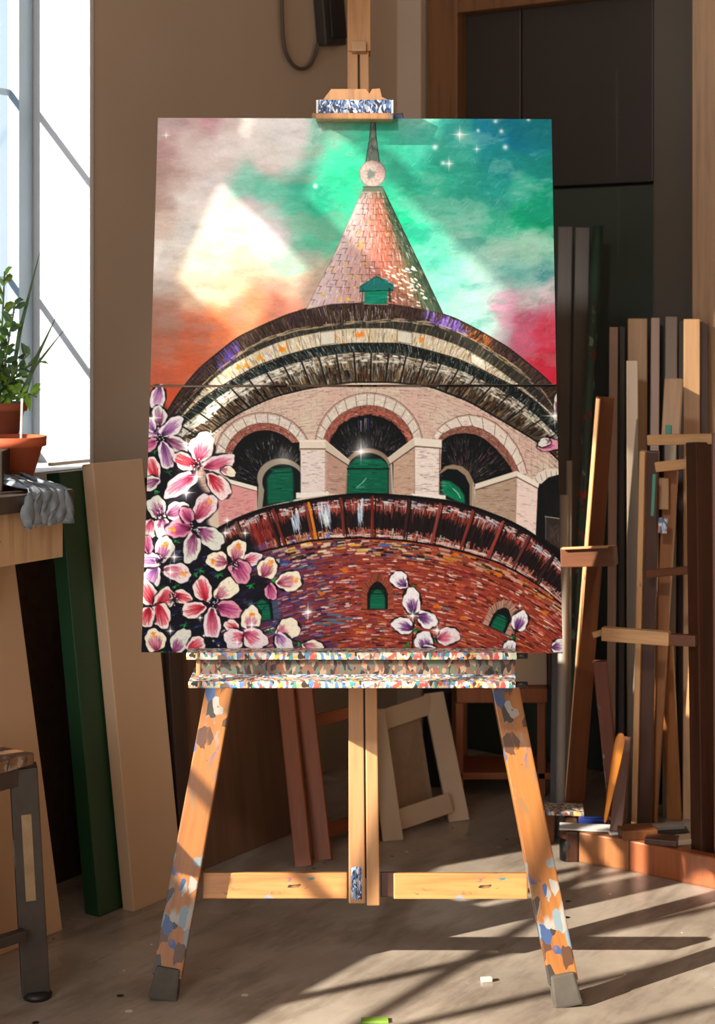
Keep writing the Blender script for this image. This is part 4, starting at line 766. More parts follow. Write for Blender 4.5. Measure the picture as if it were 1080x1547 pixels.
# ---------------------------------------------------------------- stacked canvases
KT = .235/1.044
def on_plane(px, py, z0, d0, k=KT):
    d = (d0+k*(CZ-z0))/(1+k*(py-H0)/F); return at(px, py, d)
def canvas_pt(px, py): return on_plane(px, py, .653, 3.265)
LEAN = V((0, KT, 1)).normalized(); OUTN = V((0, -1, KT)).normalized()     # up along the leaning picture, and out of its face
def make_canvas(name, TL, TR, BR_, BL, nx, ny, label):
    a, b, c, d = [canvas_pt(*p) for p in (TL, TR, BR_, BL)]; s = np.linspace(0, 1, nx)[None, :]; t = np.linspace(0, 1, ny)[:, None]
    A, B, C_, D_ = [np.array(v) for v in (a, b, c, d)]
    P_ = (A*(1-s[..., None])+B*s[..., None])*(1-t[..., None])+(D_*(1-s[..., None])+C_*s[..., None])*t[..., None]; P_ = P_.reshape(-1, 3)
    px = CX+P_[:, 0]/P_[:, 1]*F; py = H0+(CZ-P_[:, 2])/P_[:, 1]*F     # which point of the picture each vertex carries
    col = sample(img, px, py).astype(np.float32); rl = sample(relief, px, py)
    edge = np.zeros((ny, nx)); edge[1:-1, 1:-1] = 1
    P_ = P_+np.array(OUTN)[None, :]*(np.clip(rl, -1, 2.5)*.00028*edge.reshape(-1))[:, None]
    base = np.array(d); P_ = P_-base; me = bpy.data.meshes.new(name+'_paint')
    idx = np.arange(nx*ny).reshape(ny, nx); q = np.stack([idx[:-1, :-1], idx[1:, :-1], idx[1:, 1:], idx[:-1, 1:]], -1).reshape(-1, 4); nq = len(q)
    me.vertices.add(nx*ny); me.vertices.foreach_set('co', P_.astype(np.float32).ravel()); me.loops.add(nq*4); me.loops.foreach_set('vertex_index', q.astype(np.int32).ravel()); me.polygons.add(nq)
    me.polygons.foreach_set('loop_start', np.arange(0, nq*4, 4, dtype=np.int32)); me.polygons.foreach_set('use_smooth', np.ones(nq, bool)); me.update(calc_edges=True)
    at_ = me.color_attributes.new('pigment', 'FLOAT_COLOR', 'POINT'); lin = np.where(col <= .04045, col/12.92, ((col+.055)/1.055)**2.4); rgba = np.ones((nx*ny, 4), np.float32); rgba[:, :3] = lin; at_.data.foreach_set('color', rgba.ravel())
    root = thing('painted_canvas', d, label, 'painting', 'two stacked canvases of the tower picture')
    link('painted_face', me, M['paintface'], root, V((0, 0, 0)))
    off = OUTN*-.0015
    ex = (b-a); th = OUTN*-.019
    # stretched cloth body behind the face: slightly trapezoid prism
    ix, iy = (b-a).normalized()*.0012, (a-d).normalized()*.003
    pr = prism('stretched_body', [d+off+ix+iy, c+off-ix+iy, b+off-ix-iy, a+off+ix-iy], th, M['white_edge'], root)
    # edge rim linking face and body
    return root
m = NT('impasto_oil_paint'); ca = m.node('ShaderNodeAttribute', attribute_name='pigment'); m.ln(ca.outputs['Color'], m.b.inputs['Base Color']); m.b.inputs['Roughness'].default_value = .6; m.b.inputs['Specular IOR Level'].default_value = .08; M['paintface'] = m.m
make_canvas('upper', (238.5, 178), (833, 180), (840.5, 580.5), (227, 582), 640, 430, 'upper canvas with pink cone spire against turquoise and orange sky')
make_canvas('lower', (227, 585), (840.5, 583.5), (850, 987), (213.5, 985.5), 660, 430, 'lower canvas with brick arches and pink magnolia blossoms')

# ---------------------------------------------------------------- studio easel
def leg_pt(px, py, back=0.0):
    p = on_plane(px, py, 0, 3.225+back, .2252); return p
E = thing('studio_easel', V((0, 3.25, 0)), 'large paint-spattered pine easel holding the tower picture', 'easel')
def lp(px, py): return leg_pt(px, py, .075)
def foot_on(px, py): return fl(px, py)
FL_, FR_ = V((-.362, 3.262, .04)), V((.388, 3.232, .04))
LT, RT = lp(484, 178), lp(612, 178)
lean_leg = V((0, -1, .2252)).normalized()
LT.z = RT.z = 1.72; LT.y = RT.y = 3.245+.2252*1.72
for foot, top, bx in ((FL_, V((-.072, LT.y, 1.72)), -1), (FR_, V((.072, RT.y, 1.72)), 1)):
    beam('leg', foot, top, .056, .030, M['easel_leg'], E, lean_leg, .003, 0, .86)
    ax = (top-foot).normalized()
    beam('rubber_foot', foot-ax*.040, foot+ax*.020, .056, .045, M['rubber'], E, lean_leg, .005, 0, .8).location += V((0, -.008, 0))
# front mast: two uprights with a slot, bottom to top
def mp(px, py, fwd=0.0):
    return on_plane(px, py, 0, 3.215+.0-fwd, .2252)
def zmast(x, z, fwd=0.0): return V((x, 3.215+.075+.2252*z-fwd, z))
zb = .158
for x in (-.0015-.0, .0385): pass
beam('upright', zmast(-.001, zb), zmast(-.012, 2.12), .032, .028, M['mast'], E, lean_leg, taper=.66); beam('upright', zmast(.0305, zb-.004), zmast(.012, 2.12), .025, .028, M['mast'], E, lean_leg, taper=.74)
beam('mast_head', zmast(.0035, 1.865, .006), zmast(.0035, 2.16, .006), .050, .04, M['mast'], E, lean_leg); beam('stop_block', zmast(.003, 1.862, .02), zmast(.003, 1.885, .02), .032, .03, M['tan'], E, lean_leg)
beam('spacer', zmast(.015, .2, -.012), zmast(.003, 1.86, -.012), .010, .006, M['darkbar'], E, lean_leg)
# lower cross rails
zc = .190
beam('cross_rail', zmast(-.300, zc, .0), zmast(-.020, zc, .0), .048, .022, M['easel'], E, lean_leg); beam('cross_rail', zmast(.070, zc-.002, -.004), zmast(.330, zc-.002, -.004), .048, .022, M['easel'], E, lean_leg)
beam('rail_joint', zmast(.045, zc-.002, -.012), zmast(.075, zc-.002, -.012), .046, .02, M['darkbar'], E, lean_leg)
beam('paint_dab', zmast(-.002, .165, .0015), zmast(-.002, .225, .0015), .022, .004, M['clamp_paint'], E, lean_leg)
# picture ledge: front lip, body and lower lip
def ledge(name, x0, x1, y0, y1, dfront, dback, mat):
    a = at(x0, y0, dfront); b = at(x1, y1, dfront)
    return obox(name, V((a.x, dfront, b.z)), V((b.x-a.x, 0, 0)), V((0, dback-dfront, 0)), V((0, 0, a.z-b.z)), mat, E, .0025)
ledge('ledge_top_lip', 281, 781, 986, 997, 3.215, 3.261, M['ledge_lip']); ledge('ledge_body', 296, 779, 997, 1021, 3.228, 3.40, M['ledge_body']); ledge('ledge_paint_strip', 300, 779, 1021, 1029.5, 3.212, 3.229, M['ledge_strip']); ledge('ledge_bottom_lip', 284, 779, 1030, 1040, 3.168, 3.40, M['ledge_lip'])
ledge('ledge_end_block', 296, 303, 997, 1021, 3.2265, 3.24, M['tan'])
for y in (991, 1034):
    p = at(779, y, 3.235); tube('ledge_rod', [p, p+V((.022, 0, 0))], .0055, M['black'], E, 14)
beam('ledge_bracket', zmast(.0, .50, -.0), zmast(.0, .66, -.0), .0, .0, M['mast'], E, lean_leg) if False else None
# top clamp
def cp(px, py, fwd): 
    q = canvas_pt(px, py); return V((q.x, q.y-fwd, q.z))
zc0 = canvas_pt(535, 180).z
def cl(x0, x1, z0, z1, y0, y1, mat, name, bev=.002): return obox(name, V((x0, y0, z0)), V((x1-x0, 0, 0)), V((0, y1-y0, 0)), V((0, 0, z1-z0)), mat, E, bev)
yc = 3.50; X = lambda px: (px-540)/F*3.435; Zc = lambda py: 1.29+(480-py)/F*3.435
cl(X(476.5), X(594.5), Zc(180), Zc(170.5), 3.435, 3.496, M['clamp'], 'clamp_lip', .003); cl(X(479), X(592), max(Zc(170.5), 1.6985), Zc(149), 3.448, 3.60, M['clamp_paint'], 'clamp_body', .003)
prism('clamp_top', [V((X(a), 3.46, Zc(b))) for a, b in ((486,150),(500,132),(553,132),(558,139),(562,132),(574,131),(577,144),(590,150))], V((0, .09, 0)), M['clamp'], E)
for a in (477.5, 591.5): cl(X(a), X(a+3), 1.6985, Zc(150), 3.444, 3.6, M['white'], 'clamp_side', .001)
# rear prop leg behind
beam('rear_leg', V((.02, 4.02, .0)), V((.02, 3.70, 1.6)), .045, .03, M['darkbar'], E, V((0, -1, -.2)).normalized())

# ---------------------------------------------------------------- window bench, pots
bt = thing('window_bench', wl(-2.2, .2, 0), 'worn timber bench under the window carrying the potted plants', 'bench')
UB = -1.79
obox('bench_top', wl(-2.2, .02, .905), WD*(UB+.01+2.2), WN*.36, V((0, 0, .035)), M['benchtop'], bt, .004)
ap = obox('apron', wl(-2.2, .335, .80), WD*(UB+2.2), WN*.022, V((0, 0, .105)), M['bench'], bt, .002); ap.rotation_euler = ap.rotation_euler
for u in (UB-.07,): obox('bench_leg', wl(u, .11, 0), WD*.06, WN*.06, V((0, 0, .905)), M['darkboard'], bt, .002)
def pot(name, loc, r0, r1, h, mat, label, saucer=True):
    o = thing(name, loc, label, 'plant pot'); z = .012 if saucer else 0
    lathe('pot', [(r0*.55, z), (r0, z), (r1*.96, z+h*.78), (r1*1.07, z+h*.78), (r1*1.09, z+h), (r1*.98, z+h), (r1*.93, z+h*.86), (.004, z+h*.86)], mat, o, loc)
    lathe('soil', [(.003, z+h*.85), (r1*.92, z+h*.85), (r1*.9, z+h*.91), (.003, z+h*.93)], M['soil'], o, loc)
    if saucer: lathe('saucer', [(r0*.9, 0), (r0*1.2, .002), (r0*1.36, .014), (r0*1.30, .014), (r0*1.1, .006), (.004, .006)], M['white'], o, loc)
    return o
zt = .940
pA = V((-.7225, 3.60, zt)); p1_ = pot('terracotta_pot', pA, .042, .066, .090, M['terracotta'], 'wide terracotta pot on a white saucer at the bench edge')
beam('plant_label', pA+V((.020, -.012, .08)), pA+V((.023, -.012, .182)), .005, .003, M['white'], p1_)
pB = V((-.790, 3.79, zt)); p2_ = pot('terracotta_pot', pB, .040, .058, .085, M['terracotta_dark'], 'small terracotta pot with leafy green plant behind the wide pot', False)
lift = .092; rnd = random.Random(4)
# stand that raises the rear pot
obox('pot_stand', pB+V((-.06, -.055, 0)), V((.12, 0, 0)), V((0, .11, 0)), V((0, 0, .078)), M['darkboard'], None, .003); bpy.context.scene.collection.objects['pot_stand']; tag(bpy.data.objects['pot_stand'], 'dark wooden block raising the leafy pot behind the wide one', 'block')
p2_.location.z += .079
def frond_mesh(base, direction, L, nleaf, lw, ll, droop):
    bm = bmesh.new(); pts = []; p = V((0, 0, 0)); d = direction.normalized()
    for i in range(9): pts.append(p.copy()); p = p+d*(L/8); d = (d+V((0, 0, -droop/8))).normalized()
    for i in range(nleaf):
        t = .15+.85*i/nleaf; k = min(7, int(t*8)); q = pts[k].lerp(pts[k+1], t*8-k); ax = (pts[k+1]-pts[k]).normalized()
        side = ax.cross(V((rnd.uniform(-1, 1), rnd.uniform(-1, 1), rnd.uniform(-.3, 1)))).normalized(); ld = (side+ax*.6+V((0, 0, .15))).normalized(); nn_ = ld.cross(ax).normalized(); l_ = ll*rnd.uniform(.7, 1.2); w_ = lw*rnd.uniform(.8, 1.2)
        wv = ld.cross(nn_).normalized()*w_
        a = bm.verts.new(q); b = bm.verts.new(q+ld*l_*.35+wv+nn_*w_*.4); c = bm.verts.new(q+ld*l_*.7+wv*.7+nn_*w_*.3); e = bm.verts.new(q+ld*l_+V((0, 0, -l_*.15))); f = bm.verts.new(q+ld*l_*.7-wv*.7+nn_*w_*.3); g = bm.verts.new(q+ld*l_*.35-wv+nn_*w_*.4); mid = bm.verts.new(q+ld*l_*.5)
        for tri in ((a, b, mid), (b, c, mid), (c, e, mid), (e, f, mid), (f, g, mid), (g, a, mid)): bm.faces.new(tri)
    return bm, pts
pl = thing('leafy_plant', pB+V((0, 0, .155)), 'leafy green houseplant with long arching shoots in the rear pot', 'plant')
bmA = bmesh.new(); bmB = bmesh.new(); stems = []
sh = [(V((.16, -.1, 1)), .24, 20, .3), (V((.02, .1, 1)), .30, 24, .2), (V((-.3, 0, 1)), .26, 22, .5), (V((.35, -.2, .9)), .15, 16, .9), (V((.32, .3, .9)), .14, 14, 1.2), (V((.45, -.1, .5)), .10, 14, 1.5), (V((.1, -.3, .8)), .11, 18, .8), (V((-.5, -.2, .8)), .2, 18, .8), (V((.2, -.1, .6)), .08, 18, .4), (V((0, .2, .8)), .10, 18, .4), (V((.12, 0, 1)), .20, 16, .3)]
for i, (dv, L, nl, dr) in enumerate(sh):
    b_, pts = frond_mesh(None, dv, L, nl, .0075, .034, dr); me_ = bpy.data.meshes.new('t'); b_.to_mesh(me_); b_.free(); (bmA if i % 3 else bmB).from_mesh(me_); bpy.data.meshes.remove(me_); stems.append(pts)
for i, (dx, h, a) in enumerate(((.02, .34, .16), (-.02, .30, .05), (.05, .20, .3), (.035, .17, .5))):   # long narrow blades
    q0 = V((dx, 0, 0)); q1 = V((dx+h*a*.5, 0, h*.5)); q2 = V((dx+h*a*1.3, 0, h)); w_ = .004
    for s0, s1, wa, wb_ in ((q0, q1, w_, w_*1.2), (q1, q2, w_*1.2, .0005)):
        v = [bmB.verts.new(s0+V((-wa, 0, 0))), bmB.verts.new(s0+V((wa, .001, 0))), bmB.verts.new(s1+V((wb_, .001, 0))), bmB.verts.new(s1+V((-wb_, 0, 0)))]; bmB.faces.new(v)
link('leaves', mesh(bmA), M['leafgreen'], pl, V((0, 0, 0))); link('leaves', mesh(bmB), M['leafdark'], pl, V((0, 0, 0)))
for pts in stems[:6]: tube('stem', [p+pl.location for p in pts], .0022, M['stem'], pl, 6)
bx = obox('dark_box', V((-.80, 3.46, zt)), V((.086, 0, 0)), V((0, .08, 0)), V((0, 0, .082)), M['stoolmetal'], None, .004); tag(bx, 'small dark box at the end of the bench beside the wide pot', 'box')
# cloth draped over the bench edge
bm = bmesh.new(); rows = []
c0 = wl(UB-.03, .375, zt+.004)
for i in range(29):
    t = i/28; col_ = []
    for j in range(19):
        s = j/18; u = -.115+.115*t+.012*math.sin(7*s+i); f_ = .004*math.sin(i*1.25)+.003*math.sin(i*2.3+s*5)
        if s < .35: q = wl(UB-.02+u*.8, .375-.10*(1-s/.35)+0, zt+.008+.012*(1-s/.35)*(1+math.sin(i*.9+s*6))+abs(f_))
        else: k = (s-.35)/.65; q = wl(UB-.02+u*(1+.15*k), .392+f_+.004, zt+.008-.070*k-.004*math.sin(i*.8)*k)
        col_.append(bm.verts.new(q))
    rows.append(col_)
for A, B in zip(rows[:-1], rows[1:]):
    for k in range(18): bm.faces.new((A[k], A[k+1], B[k+1], B[k]))
rg = link('rag', mesh(bm, smooth=True), M['rag']); rg.modifiers.new('t', 'SOLIDIFY').thickness = .002; tag(rg, 'grey-blue crumpled rag hanging over the bench edge beside the pot', 'cloth')

# ---------------------------------------------------------------- boards along the left wall
def board(name, bl_px, bl_py, width, L, H, thick, mat, label, cat='board', edge=None, wdir=None):
    bl = fl(bl_px, bl_py); up = V((0, 0, H))-WN*L; wv = WD*width if wdir is None else wdir*width
    nrm = up.cross(wv).normalized(); 
    if nrm.dot(WN) > 0: nrm = -nrm
    o = obox(name, bl, wv, nrm*thick, up, mat, None, .003); tag(o, label, cat); return o
board('beige_board', 203, 1378, .165, .123, .968, .034, M['beige_board'], 'tall beige board leaning upright beside the narrow green board')
bs = obox('top_edge_highlight', wl(-1.60, .165, .974), WD*.12, WN*.012, V((0, 0, .007)), M['white'], None, .001)  # white strip modelled in place of the board's top edge highlight
_b = fl(203, 1378)-WN*.123+V((0, 0, .970)); bs.location = _b-WN*.018; tag(bs, 'thin white strip standing for the highlight on the beige board top edge', 'strip')
gb = board('green_board', 150, 1386, .086, .118, .952, .042, M['green'], 'narrow dark green board standing upright below the window', 'board')
board('plywood_sheet', 95, 1405, .26, .144, .775, .022, M['beige_board'], 'wide beige sheet leaning low under the bench', 'sheet', wdir=-WD)
dp = obox('dark_space_panel', wl(-2.0, .045, 0), WD*1.10, V((0, 0, .90))-WN*.03, WN*.02, M['darkboard'], None, .002); dp.rotation_euler = dp.rotation_euler; tag(dp, 'wide dark panel added for the dark space behind the green board', 'board')  # panel added to darken the space under the bench
board('rust_board', 268, 1331, .44, .10, .90, .02, M['rust'], 'large rust brown board leaning behind the left easel leg')
db = board('dark_batten', 276, 1338, .045, .06, .80, .02, M['darkboard'], 'dark narrow batten between the beige board and the rust board', 'batten')

# ---------------------------------------------------------------- stool lower left
st = thing('work_stool', fl(50, 1512), 'scuffed wooden-topped stool with chipped dark legs in front of the beige panel', 'stool')
k = at(52, 1137, 3.25); zs_ = k.z; a1 = V((-.80, -.60, 0)).normalized(); a2 = V((-.45, .89, 0)).normalized(); a2 = V((-.60, .80, 0)).normalized()
k = V((k.x, k.y, 0)); 
a1 = V((-.58, -.815, 0)); a2 = V((-.815, .58, 0))
obox('stool_top', k+V((0, 0, zs_-.022)), a1*.25, a2*.22, V((0, 0, .022)), M['stooltop'], st, .003)
obox('stool_apron', k+a1*.02+a2*.02+V((0, 0, zs_-.062)), a1*.21, a2*.18, V((0, 0, .038)), M['stoolmetal'], st, .002)
kk = k+a1*.014+a2*.014
for i, (p, q) in enumerate(((0, 0), (.20, 0), (0, .165), (.20, .165))):
    b_ = kk+a1*p+a2*q; tp = b_+V((0, 0, zs_-.03)); bt_ = b_+V((.022*(1 if p == 0 else -1), .01, 0.006))
    beam('leg', bt_, tp, .052, .046, M['stoolmetal'], st, V((.25, -1, 0)).normalized(), .003)
    if i == 0:
        f_ = V((.25, -1, 0)).normalized(); beam('chipped_paint', bt_.lerp(tp, .42)+f_*.0015, bt_.lerp(tp, .80)+f_*.0015, .019, .003, M['stoolchip'], st, f_, .001)
    lathe('foot_pad', [(.004, 0), (.026, 0), (.028, .008), (.02, .014), (.004, .014)], M['black'], st, V((bt_.x, bt_.y+.01, 0)), 20)
beam('stretcher', kk+a1*.02+V((0.02, 0, .13)), kk+a1*.19+V((-.01, 0, .13)), .02, .02, M['stoolmetal'], st)

# ---------------------------------------------------------------- frames behind the easel
fr = thing('easel_frame', fl(470, 1296), 'reddish brown ladder-shaped frame leaning on the rust board', 'frame')
FA = V((-.1, -1, .12)).normalized()
beam('side_bar', fl(458, 1309), at(425, 985, 4.28), .040, .022, M['rustbar'], fr, FA); beam('side_bar', fl(487, 1300), at(452, 985, 4.30), .044, .022, M['rustbar'], fr, FA); beam('side_bar', fl(560, 1276), at(545, 985, 4.46), .040, .022, M['rustbar'], fr, FA)
beam('rung', at(440, 1098, 4.30), at(556, 1070, 4.42), .030, .018, M['rustbar'], fr, FA); beam('rung', at(478, 1262, 4.20), at(560, 1232, 4.33), .030, .018, M['rustbar'], fr, FA)
cf = thing('stretcher_frame', fl(640, 1262), 'cream wooden canvas stretcher leaning behind the right of the easel mast', 'frame')
FB = V((.12, -1, .3)).normalized(); tl, tr, br, bl_ = at(566, 1080, 4.47), at(660, 1056, 4.62), fl(706, 1242)+V((0, 0, .004)), fl(594, 1272)+V((0, 0, .004))
beam('side_bar', bl_, tl+V((0, 0, .015)), .052, .02, M['cream'], cf, FB); beam('side_bar', br+V((-.02, 0, 0)), at(655, 1046, 4.62), .054, .02, M['cream'], cf, FB)
beam('top_bar', at(566, 1092, 4.46), at(652, 1063, 4.60), .052, .018, M['cream'], cf, FB); beam('bottom_bar', at(598, 1240, 4.285), at(682, 1212, 4.41), .050, .018, M['cream'], cf, FB)
prism('stretched_cloth', [at(578, 1085, 4.50), at(632, 1068, 4.59), at(655, 1218, 4.44), at(600, 1240, 4.32)], V((0, .004, 0)), M['canvas_back'], cf)
sc_ = obox('storage_shelf_top', at(690, 1062, 4.62), V((.243, -.0, 0)), V((0, .22, 0)), V((0, 0, .038)), M['rustbar'], None, .002)
ls = thing('low_shelf', fl(770, 1200), 'low reddish wooden shelf against the dark doors behind the right easel leg', 'shelf'); loc = sc_.location.copy(); sc_.parent = ls; sc_.location = loc-ls.location; sc_.name = 'shelf_top'
for px, dd in ((694, 4.64), (818, 4.64), (700, 4.82), (818, 4.80)):
    p = at(px, 1062, dd); beam('leg', V((p.x, dd, 0)), V((p.x, dd, p.z)), .022, .022, M['rustbar'], ls)
obox('lower_board', V((at(694, 1, 4.64).x, 4.64, .045)), V((.25, 0, 0)), V((0, .18, 0)), V((0, 0, .018)), M['rustbar'], ls)
zt2 = at(690, 1062, 4.62).z+.039
o = obox('cardboard_box', V((at(776, 1, 4.66).x, 4.66, zt2)), V((.09, 0, 0)), V((0, .12, 0)), V((0, 0, .12)), M['cream'], None, .003); tag(o, 'pale box standing on the low shelf under the picture edge', 'box')
o = obox('brown_case', V((at(828, 1, 4.66).x, 4.66, zt2)), V((.018, 0, 0)), V((0, .12, 0)), V((0, 0, .11)), M['darkbar'], None, .002); tag(o, 'thin dark case standing at the end of the low shelf', 'case')
o = obox('navy_bundle', V((at(640, 1, 4.70).x, 4.72, .0)), V((.078, 0, 0)), V((0, .06, 0)), V((0, 0, .27)), M['navy'], None, .01); tag(o, 'dark navy folded cloth standing behind the cream stretcher', 'cloth')
pp = link('crumpled_paper', None or mesh((lambda b: (bmesh.ops.create_icosphere(b, subdivisions=3, radius=.022), [setattr(v, 'co', v.co*(1+.25*math.sin(v.co.x*300+v.co.y*210))) for v in b.verts], b)[-1])(bmesh.new())), M['paper'], None, V((at(712, 1, 4.70).x, 4.72, zt2+.02))); tag(pp, 'crumpled white paper ball on the low shelf', 'paper')

# ---------------------------------------------------------------- rack of planks, right
def plank(name, tx, ty, td, bx_, by_, bd, wpx, thick, mat, label, cat='plank', group=None, face=V((-.15, -1, 0)), bz=None):
    top = at(tx, ty, td); bot = fl(bx_, by_) if bd is None else at(bx_, by_, bd)
    if bd is not None and bz is not None: bot.z = bz
    o = beam(name, bot, top, wpx*td/F, thick, mat, None, face.normalized(), .002); return tag(o, label, cat, group)
G = 'timber planks stored upright on the right'
plank('plank', 854, 342, 4.79, 842, 1215, 4.56, 22, .02, M['plankdark'], 'tall dark plank next to the picture edge', group=G, bz=0)
plank('plank', 880, 343, 4.76, 866, 1215, 4.56, 22, .02, M['plankdark'], 'tall dark plank between the picture side plank and green pole', group=G, bz=0)
t_ = tube('green_pole', [V((at(856, 1, 4.47).x, 4.47, 0)), at(903, 342, 4.72)], .0145, M['tube'], None, 18); tag(t_, 'round dark green pole with red paint stains leaning by the dark planks', 'pole')
t_ = tube('grey_pole', [V((at(846, 1, 4.28).x, 4.28, 0)), at(853, 748, 4.40)], .0125, M['greypole'], None, 16); tag(t_, 'pale grey round pole standing just beside the picture edge', 'pole')
t_ = tube('grey_pole', [V((at(856, 1, 4.40).x, 4.38, 0)), at(860, 696, 4.46)], .0075, M['greypole'], None, 12); tag(t_, 'thin pale stick rising behind the short grey pole', 'pole')
plank('plank', 927, 494, 4.66, 922, 1200, 4.52, 13, .02, M['pink'], 'narrow pinkish grey plank beside the green pole', group=G, bz=0); plank('plank', 940, 493, 4.68, 938, 1200, 4.55, 9, .02, M['plankdark'], 'thin dark grey plank right of the pinkish narrow one', group=G, bz=0)
plank('plank', 963, 481, 4.62, 962, 1180, 4.5, 29, .03, M['tan'], 'broad tan plank tallest in the left of the pale timber row', group=G, bz=0)
plank('plank', 990, 480, 4.58, 985, 1180, 4.44, 13, .03, M['pink'], 'slim pale pinkish plank next to the black gap', group=G, bz=0); plank('plank', 1014, 478, 4.56, 1010, 1180, 4.44, 18, .03, M['grey'], 'slim grey plank right of the black gap', group=G, bz=0)
plank('plank', 1000, 484, 4.66, 998, 1180, 4.56, 9, .01, M['black'], 'black strip between two slim pale planks', group=G, bz=0)
plank('plank', 1045, 482, 4.53, 1044, 1180, 4.42, 24, .03, M['tan'], 'tan plank with a dark line across near its top', group=G, bz=0); plank('plank', 1063, 486, 4.56, 1066, 1180, 4.46, 14, .03, M['darkbar'], 'dark brown plank at the right end of the timber row', group=G, bz=0)
plank('plank', 1030, 484, 4.58, 1028, 1180, 4.48, 10, .02, M['darkbar'], 'dark brown slat between the grey plank and tan plank', group=G, bz=0)
plank('plank', 955, 545, 4.40, 957, 1195, 4.36, 17, .05, M['grey'], 'long pale grey beam standing in front of the timber row', group=G, bz=0)
# folded studio easel in front of the timber
e2 = thing('folded_easel', fl(960, 1275), 'folded pine easel with small shelves leaning on the stored timber', 'easel')
fc = V((-.35, -1, .05)).normalized(); fd = V((.5, -1, .05)).normalized()
beam('side_post', fl(866, 1262), at(916, 600, 4.32), .052, .010, M['brownbar'], e2, fd); beam('post_lit_edge', fl(852, 1262)+V((-.002, -.004, 0)), at(903, 602, 4.305), .010, .03, M['lightbar'], e2, fc)  # pale strip stands for the sunlit left edge of the post
beam('front_leg', fl(957, 1272), at(970, 682, 4.16), .014, .03, M['lightbar'], e2, fc); beam('inner_post', fl(972, 1272), at(984, 682, 4.18), .034, .02, M['darkbar'], e2, fc)
beam('front_leg', fl(1054, 1300), at(1040, 690, 4.10), .017, .03, M['lightbar'], e2, fc); beam('centre_post', fl(980, 1262), at(1013, 712, 4.22), .032, .025, M['centre'], e2, fc); beam('centre_post', fl(1018, 1240), at(1004, 960, 4.30), .036, .02, M['centre'], e2, fc)
beam('sliding_head', at(1012, 662, 4.16), at(1017, 571, 4.19), .043, .02, M['tan'], e2, fc); beam('teal_tape', at(1009, 659, 4.154), at(1009.5, 642, 4.156), .014, .005, M['teal'], e2, fc, .0005)
beam('top_shelf', at(977, 665, 4.17), at(1082, 663, 4.05), .025, .05, M['lightbar'], e2, fc); beam('cross_bar', at(989, 706, 4.15), at(1052, 699, 4.08), .024, .03, M['lightbar'], e2, fc); beam('cross_bar', at(975, 868, 4.13), at(1048, 861, 4.06), .018, .03, M['brownbar'], e2, fc)
beam('side_tray', at(846, 843, 4.20), at(927, 841, 4.16), .046, .06, M['brownbar'], e2, fc); beam('tray_edge', at(848, 829, 4.185), at(918, 826, 4.15), .006, .01, M['lightbar'], e2, fc)
beam('cross_bar', at(908, 958, 4.06), at(1010, 966, 4.00), .032, .03, M['lightbar'], e2, fc); beam('cross_bar', at(1006, 967, 4.01), at(1050, 969, 3.98), .026, .03, M['brownbar'], e2, fc); beam('peg', at(895, 960, 4.075), at(912, 955, 4.07), .014, .014, M['lightbar'], e2, fc)
beam('green_strip', at(985, 780, 4.10), at(988, 716, 4.11), .008, .01, M['teal'], e2, fc); beam('inner_block', at(1002, 770, 4.19), at(1002, 722, 4.19), .024, .01, M['tan'], e2, fc); beam('paint_patch', at(1000, 806, 4.155), at(1002, 782, 4.158), .022, .004, M['ledge_strip'], e2, fc)
p_ = tag(beam('red_brown_plank', fl(933, 1268), at(905, 1000, 4.22), .034, .02, wood('stained_red_plank', rgb(112, 58, 40), rgb(70, 36, 26), [rgb(200,190,180), rgb(90,100,110), rgb(150,60,50)], .22), None, fc), 'paint-spotted red-brown plank leaning behind the orange paddle', 'plank')
p_ = tag(beam('dark_post', fl(1072, 1330), at(1063, 668, 4.06), .045, .04, M['darkbar'], None, fd), 'thick dark brown post at the right of the folded easel', 'post')
p_ = tag(beam('dark_post', fl(1092, 1336), at(1088, 655, 4.0), .040, .03, M['brownbar'], None, fc), 'thick brown post half outside the picture beside the dark post', 'post')
# orange paddle
bm = bmesh.new(); A_, B_ = V((0, 0, 0)), V((0, 0, 1)); prof = [(0, .006), (.2, .008), (.45, .0125), (.7, .017), (.88, .0185), (.96, .015), (1, .007)]; Lp = .215; vs = []
for t, w_ in prof: vs.append([bm.verts.new((s*w_, y, t*Lp)) for s, y in ((-1, 0), (0, -.003), (1, 0), (0, .003))])
for A, B in zip(vs[:-1], vs[1:]):
    for i in range(4): bm.faces.new((A[i], A[(i+1) % 4], B[(i+1) % 4], B[i]))
bm.faces.new(vs[0]); bm.faces.new(vs[-1]); pd = link('orange_paddle', mesh(bm, smooth=True), M['orange'], None, at(913, 1246, 3.98)); pd.rotation_euler = (math.radians(-6), math.radians(9.5), math.radians(-20)); tag(pd, 'bright orange flat paddle standing on the timber rack base', 'paddle')
pd.modifiers.new('s', 'SUBSURF').levels = 1
p_ = tag(beam('brown_batten', at(930, 1256, 4.05), at(944, 1112, 4.12), .030, .02, M['brownbar'], None, fc), 'short brown batten right behind the orange paddle', 'batten')
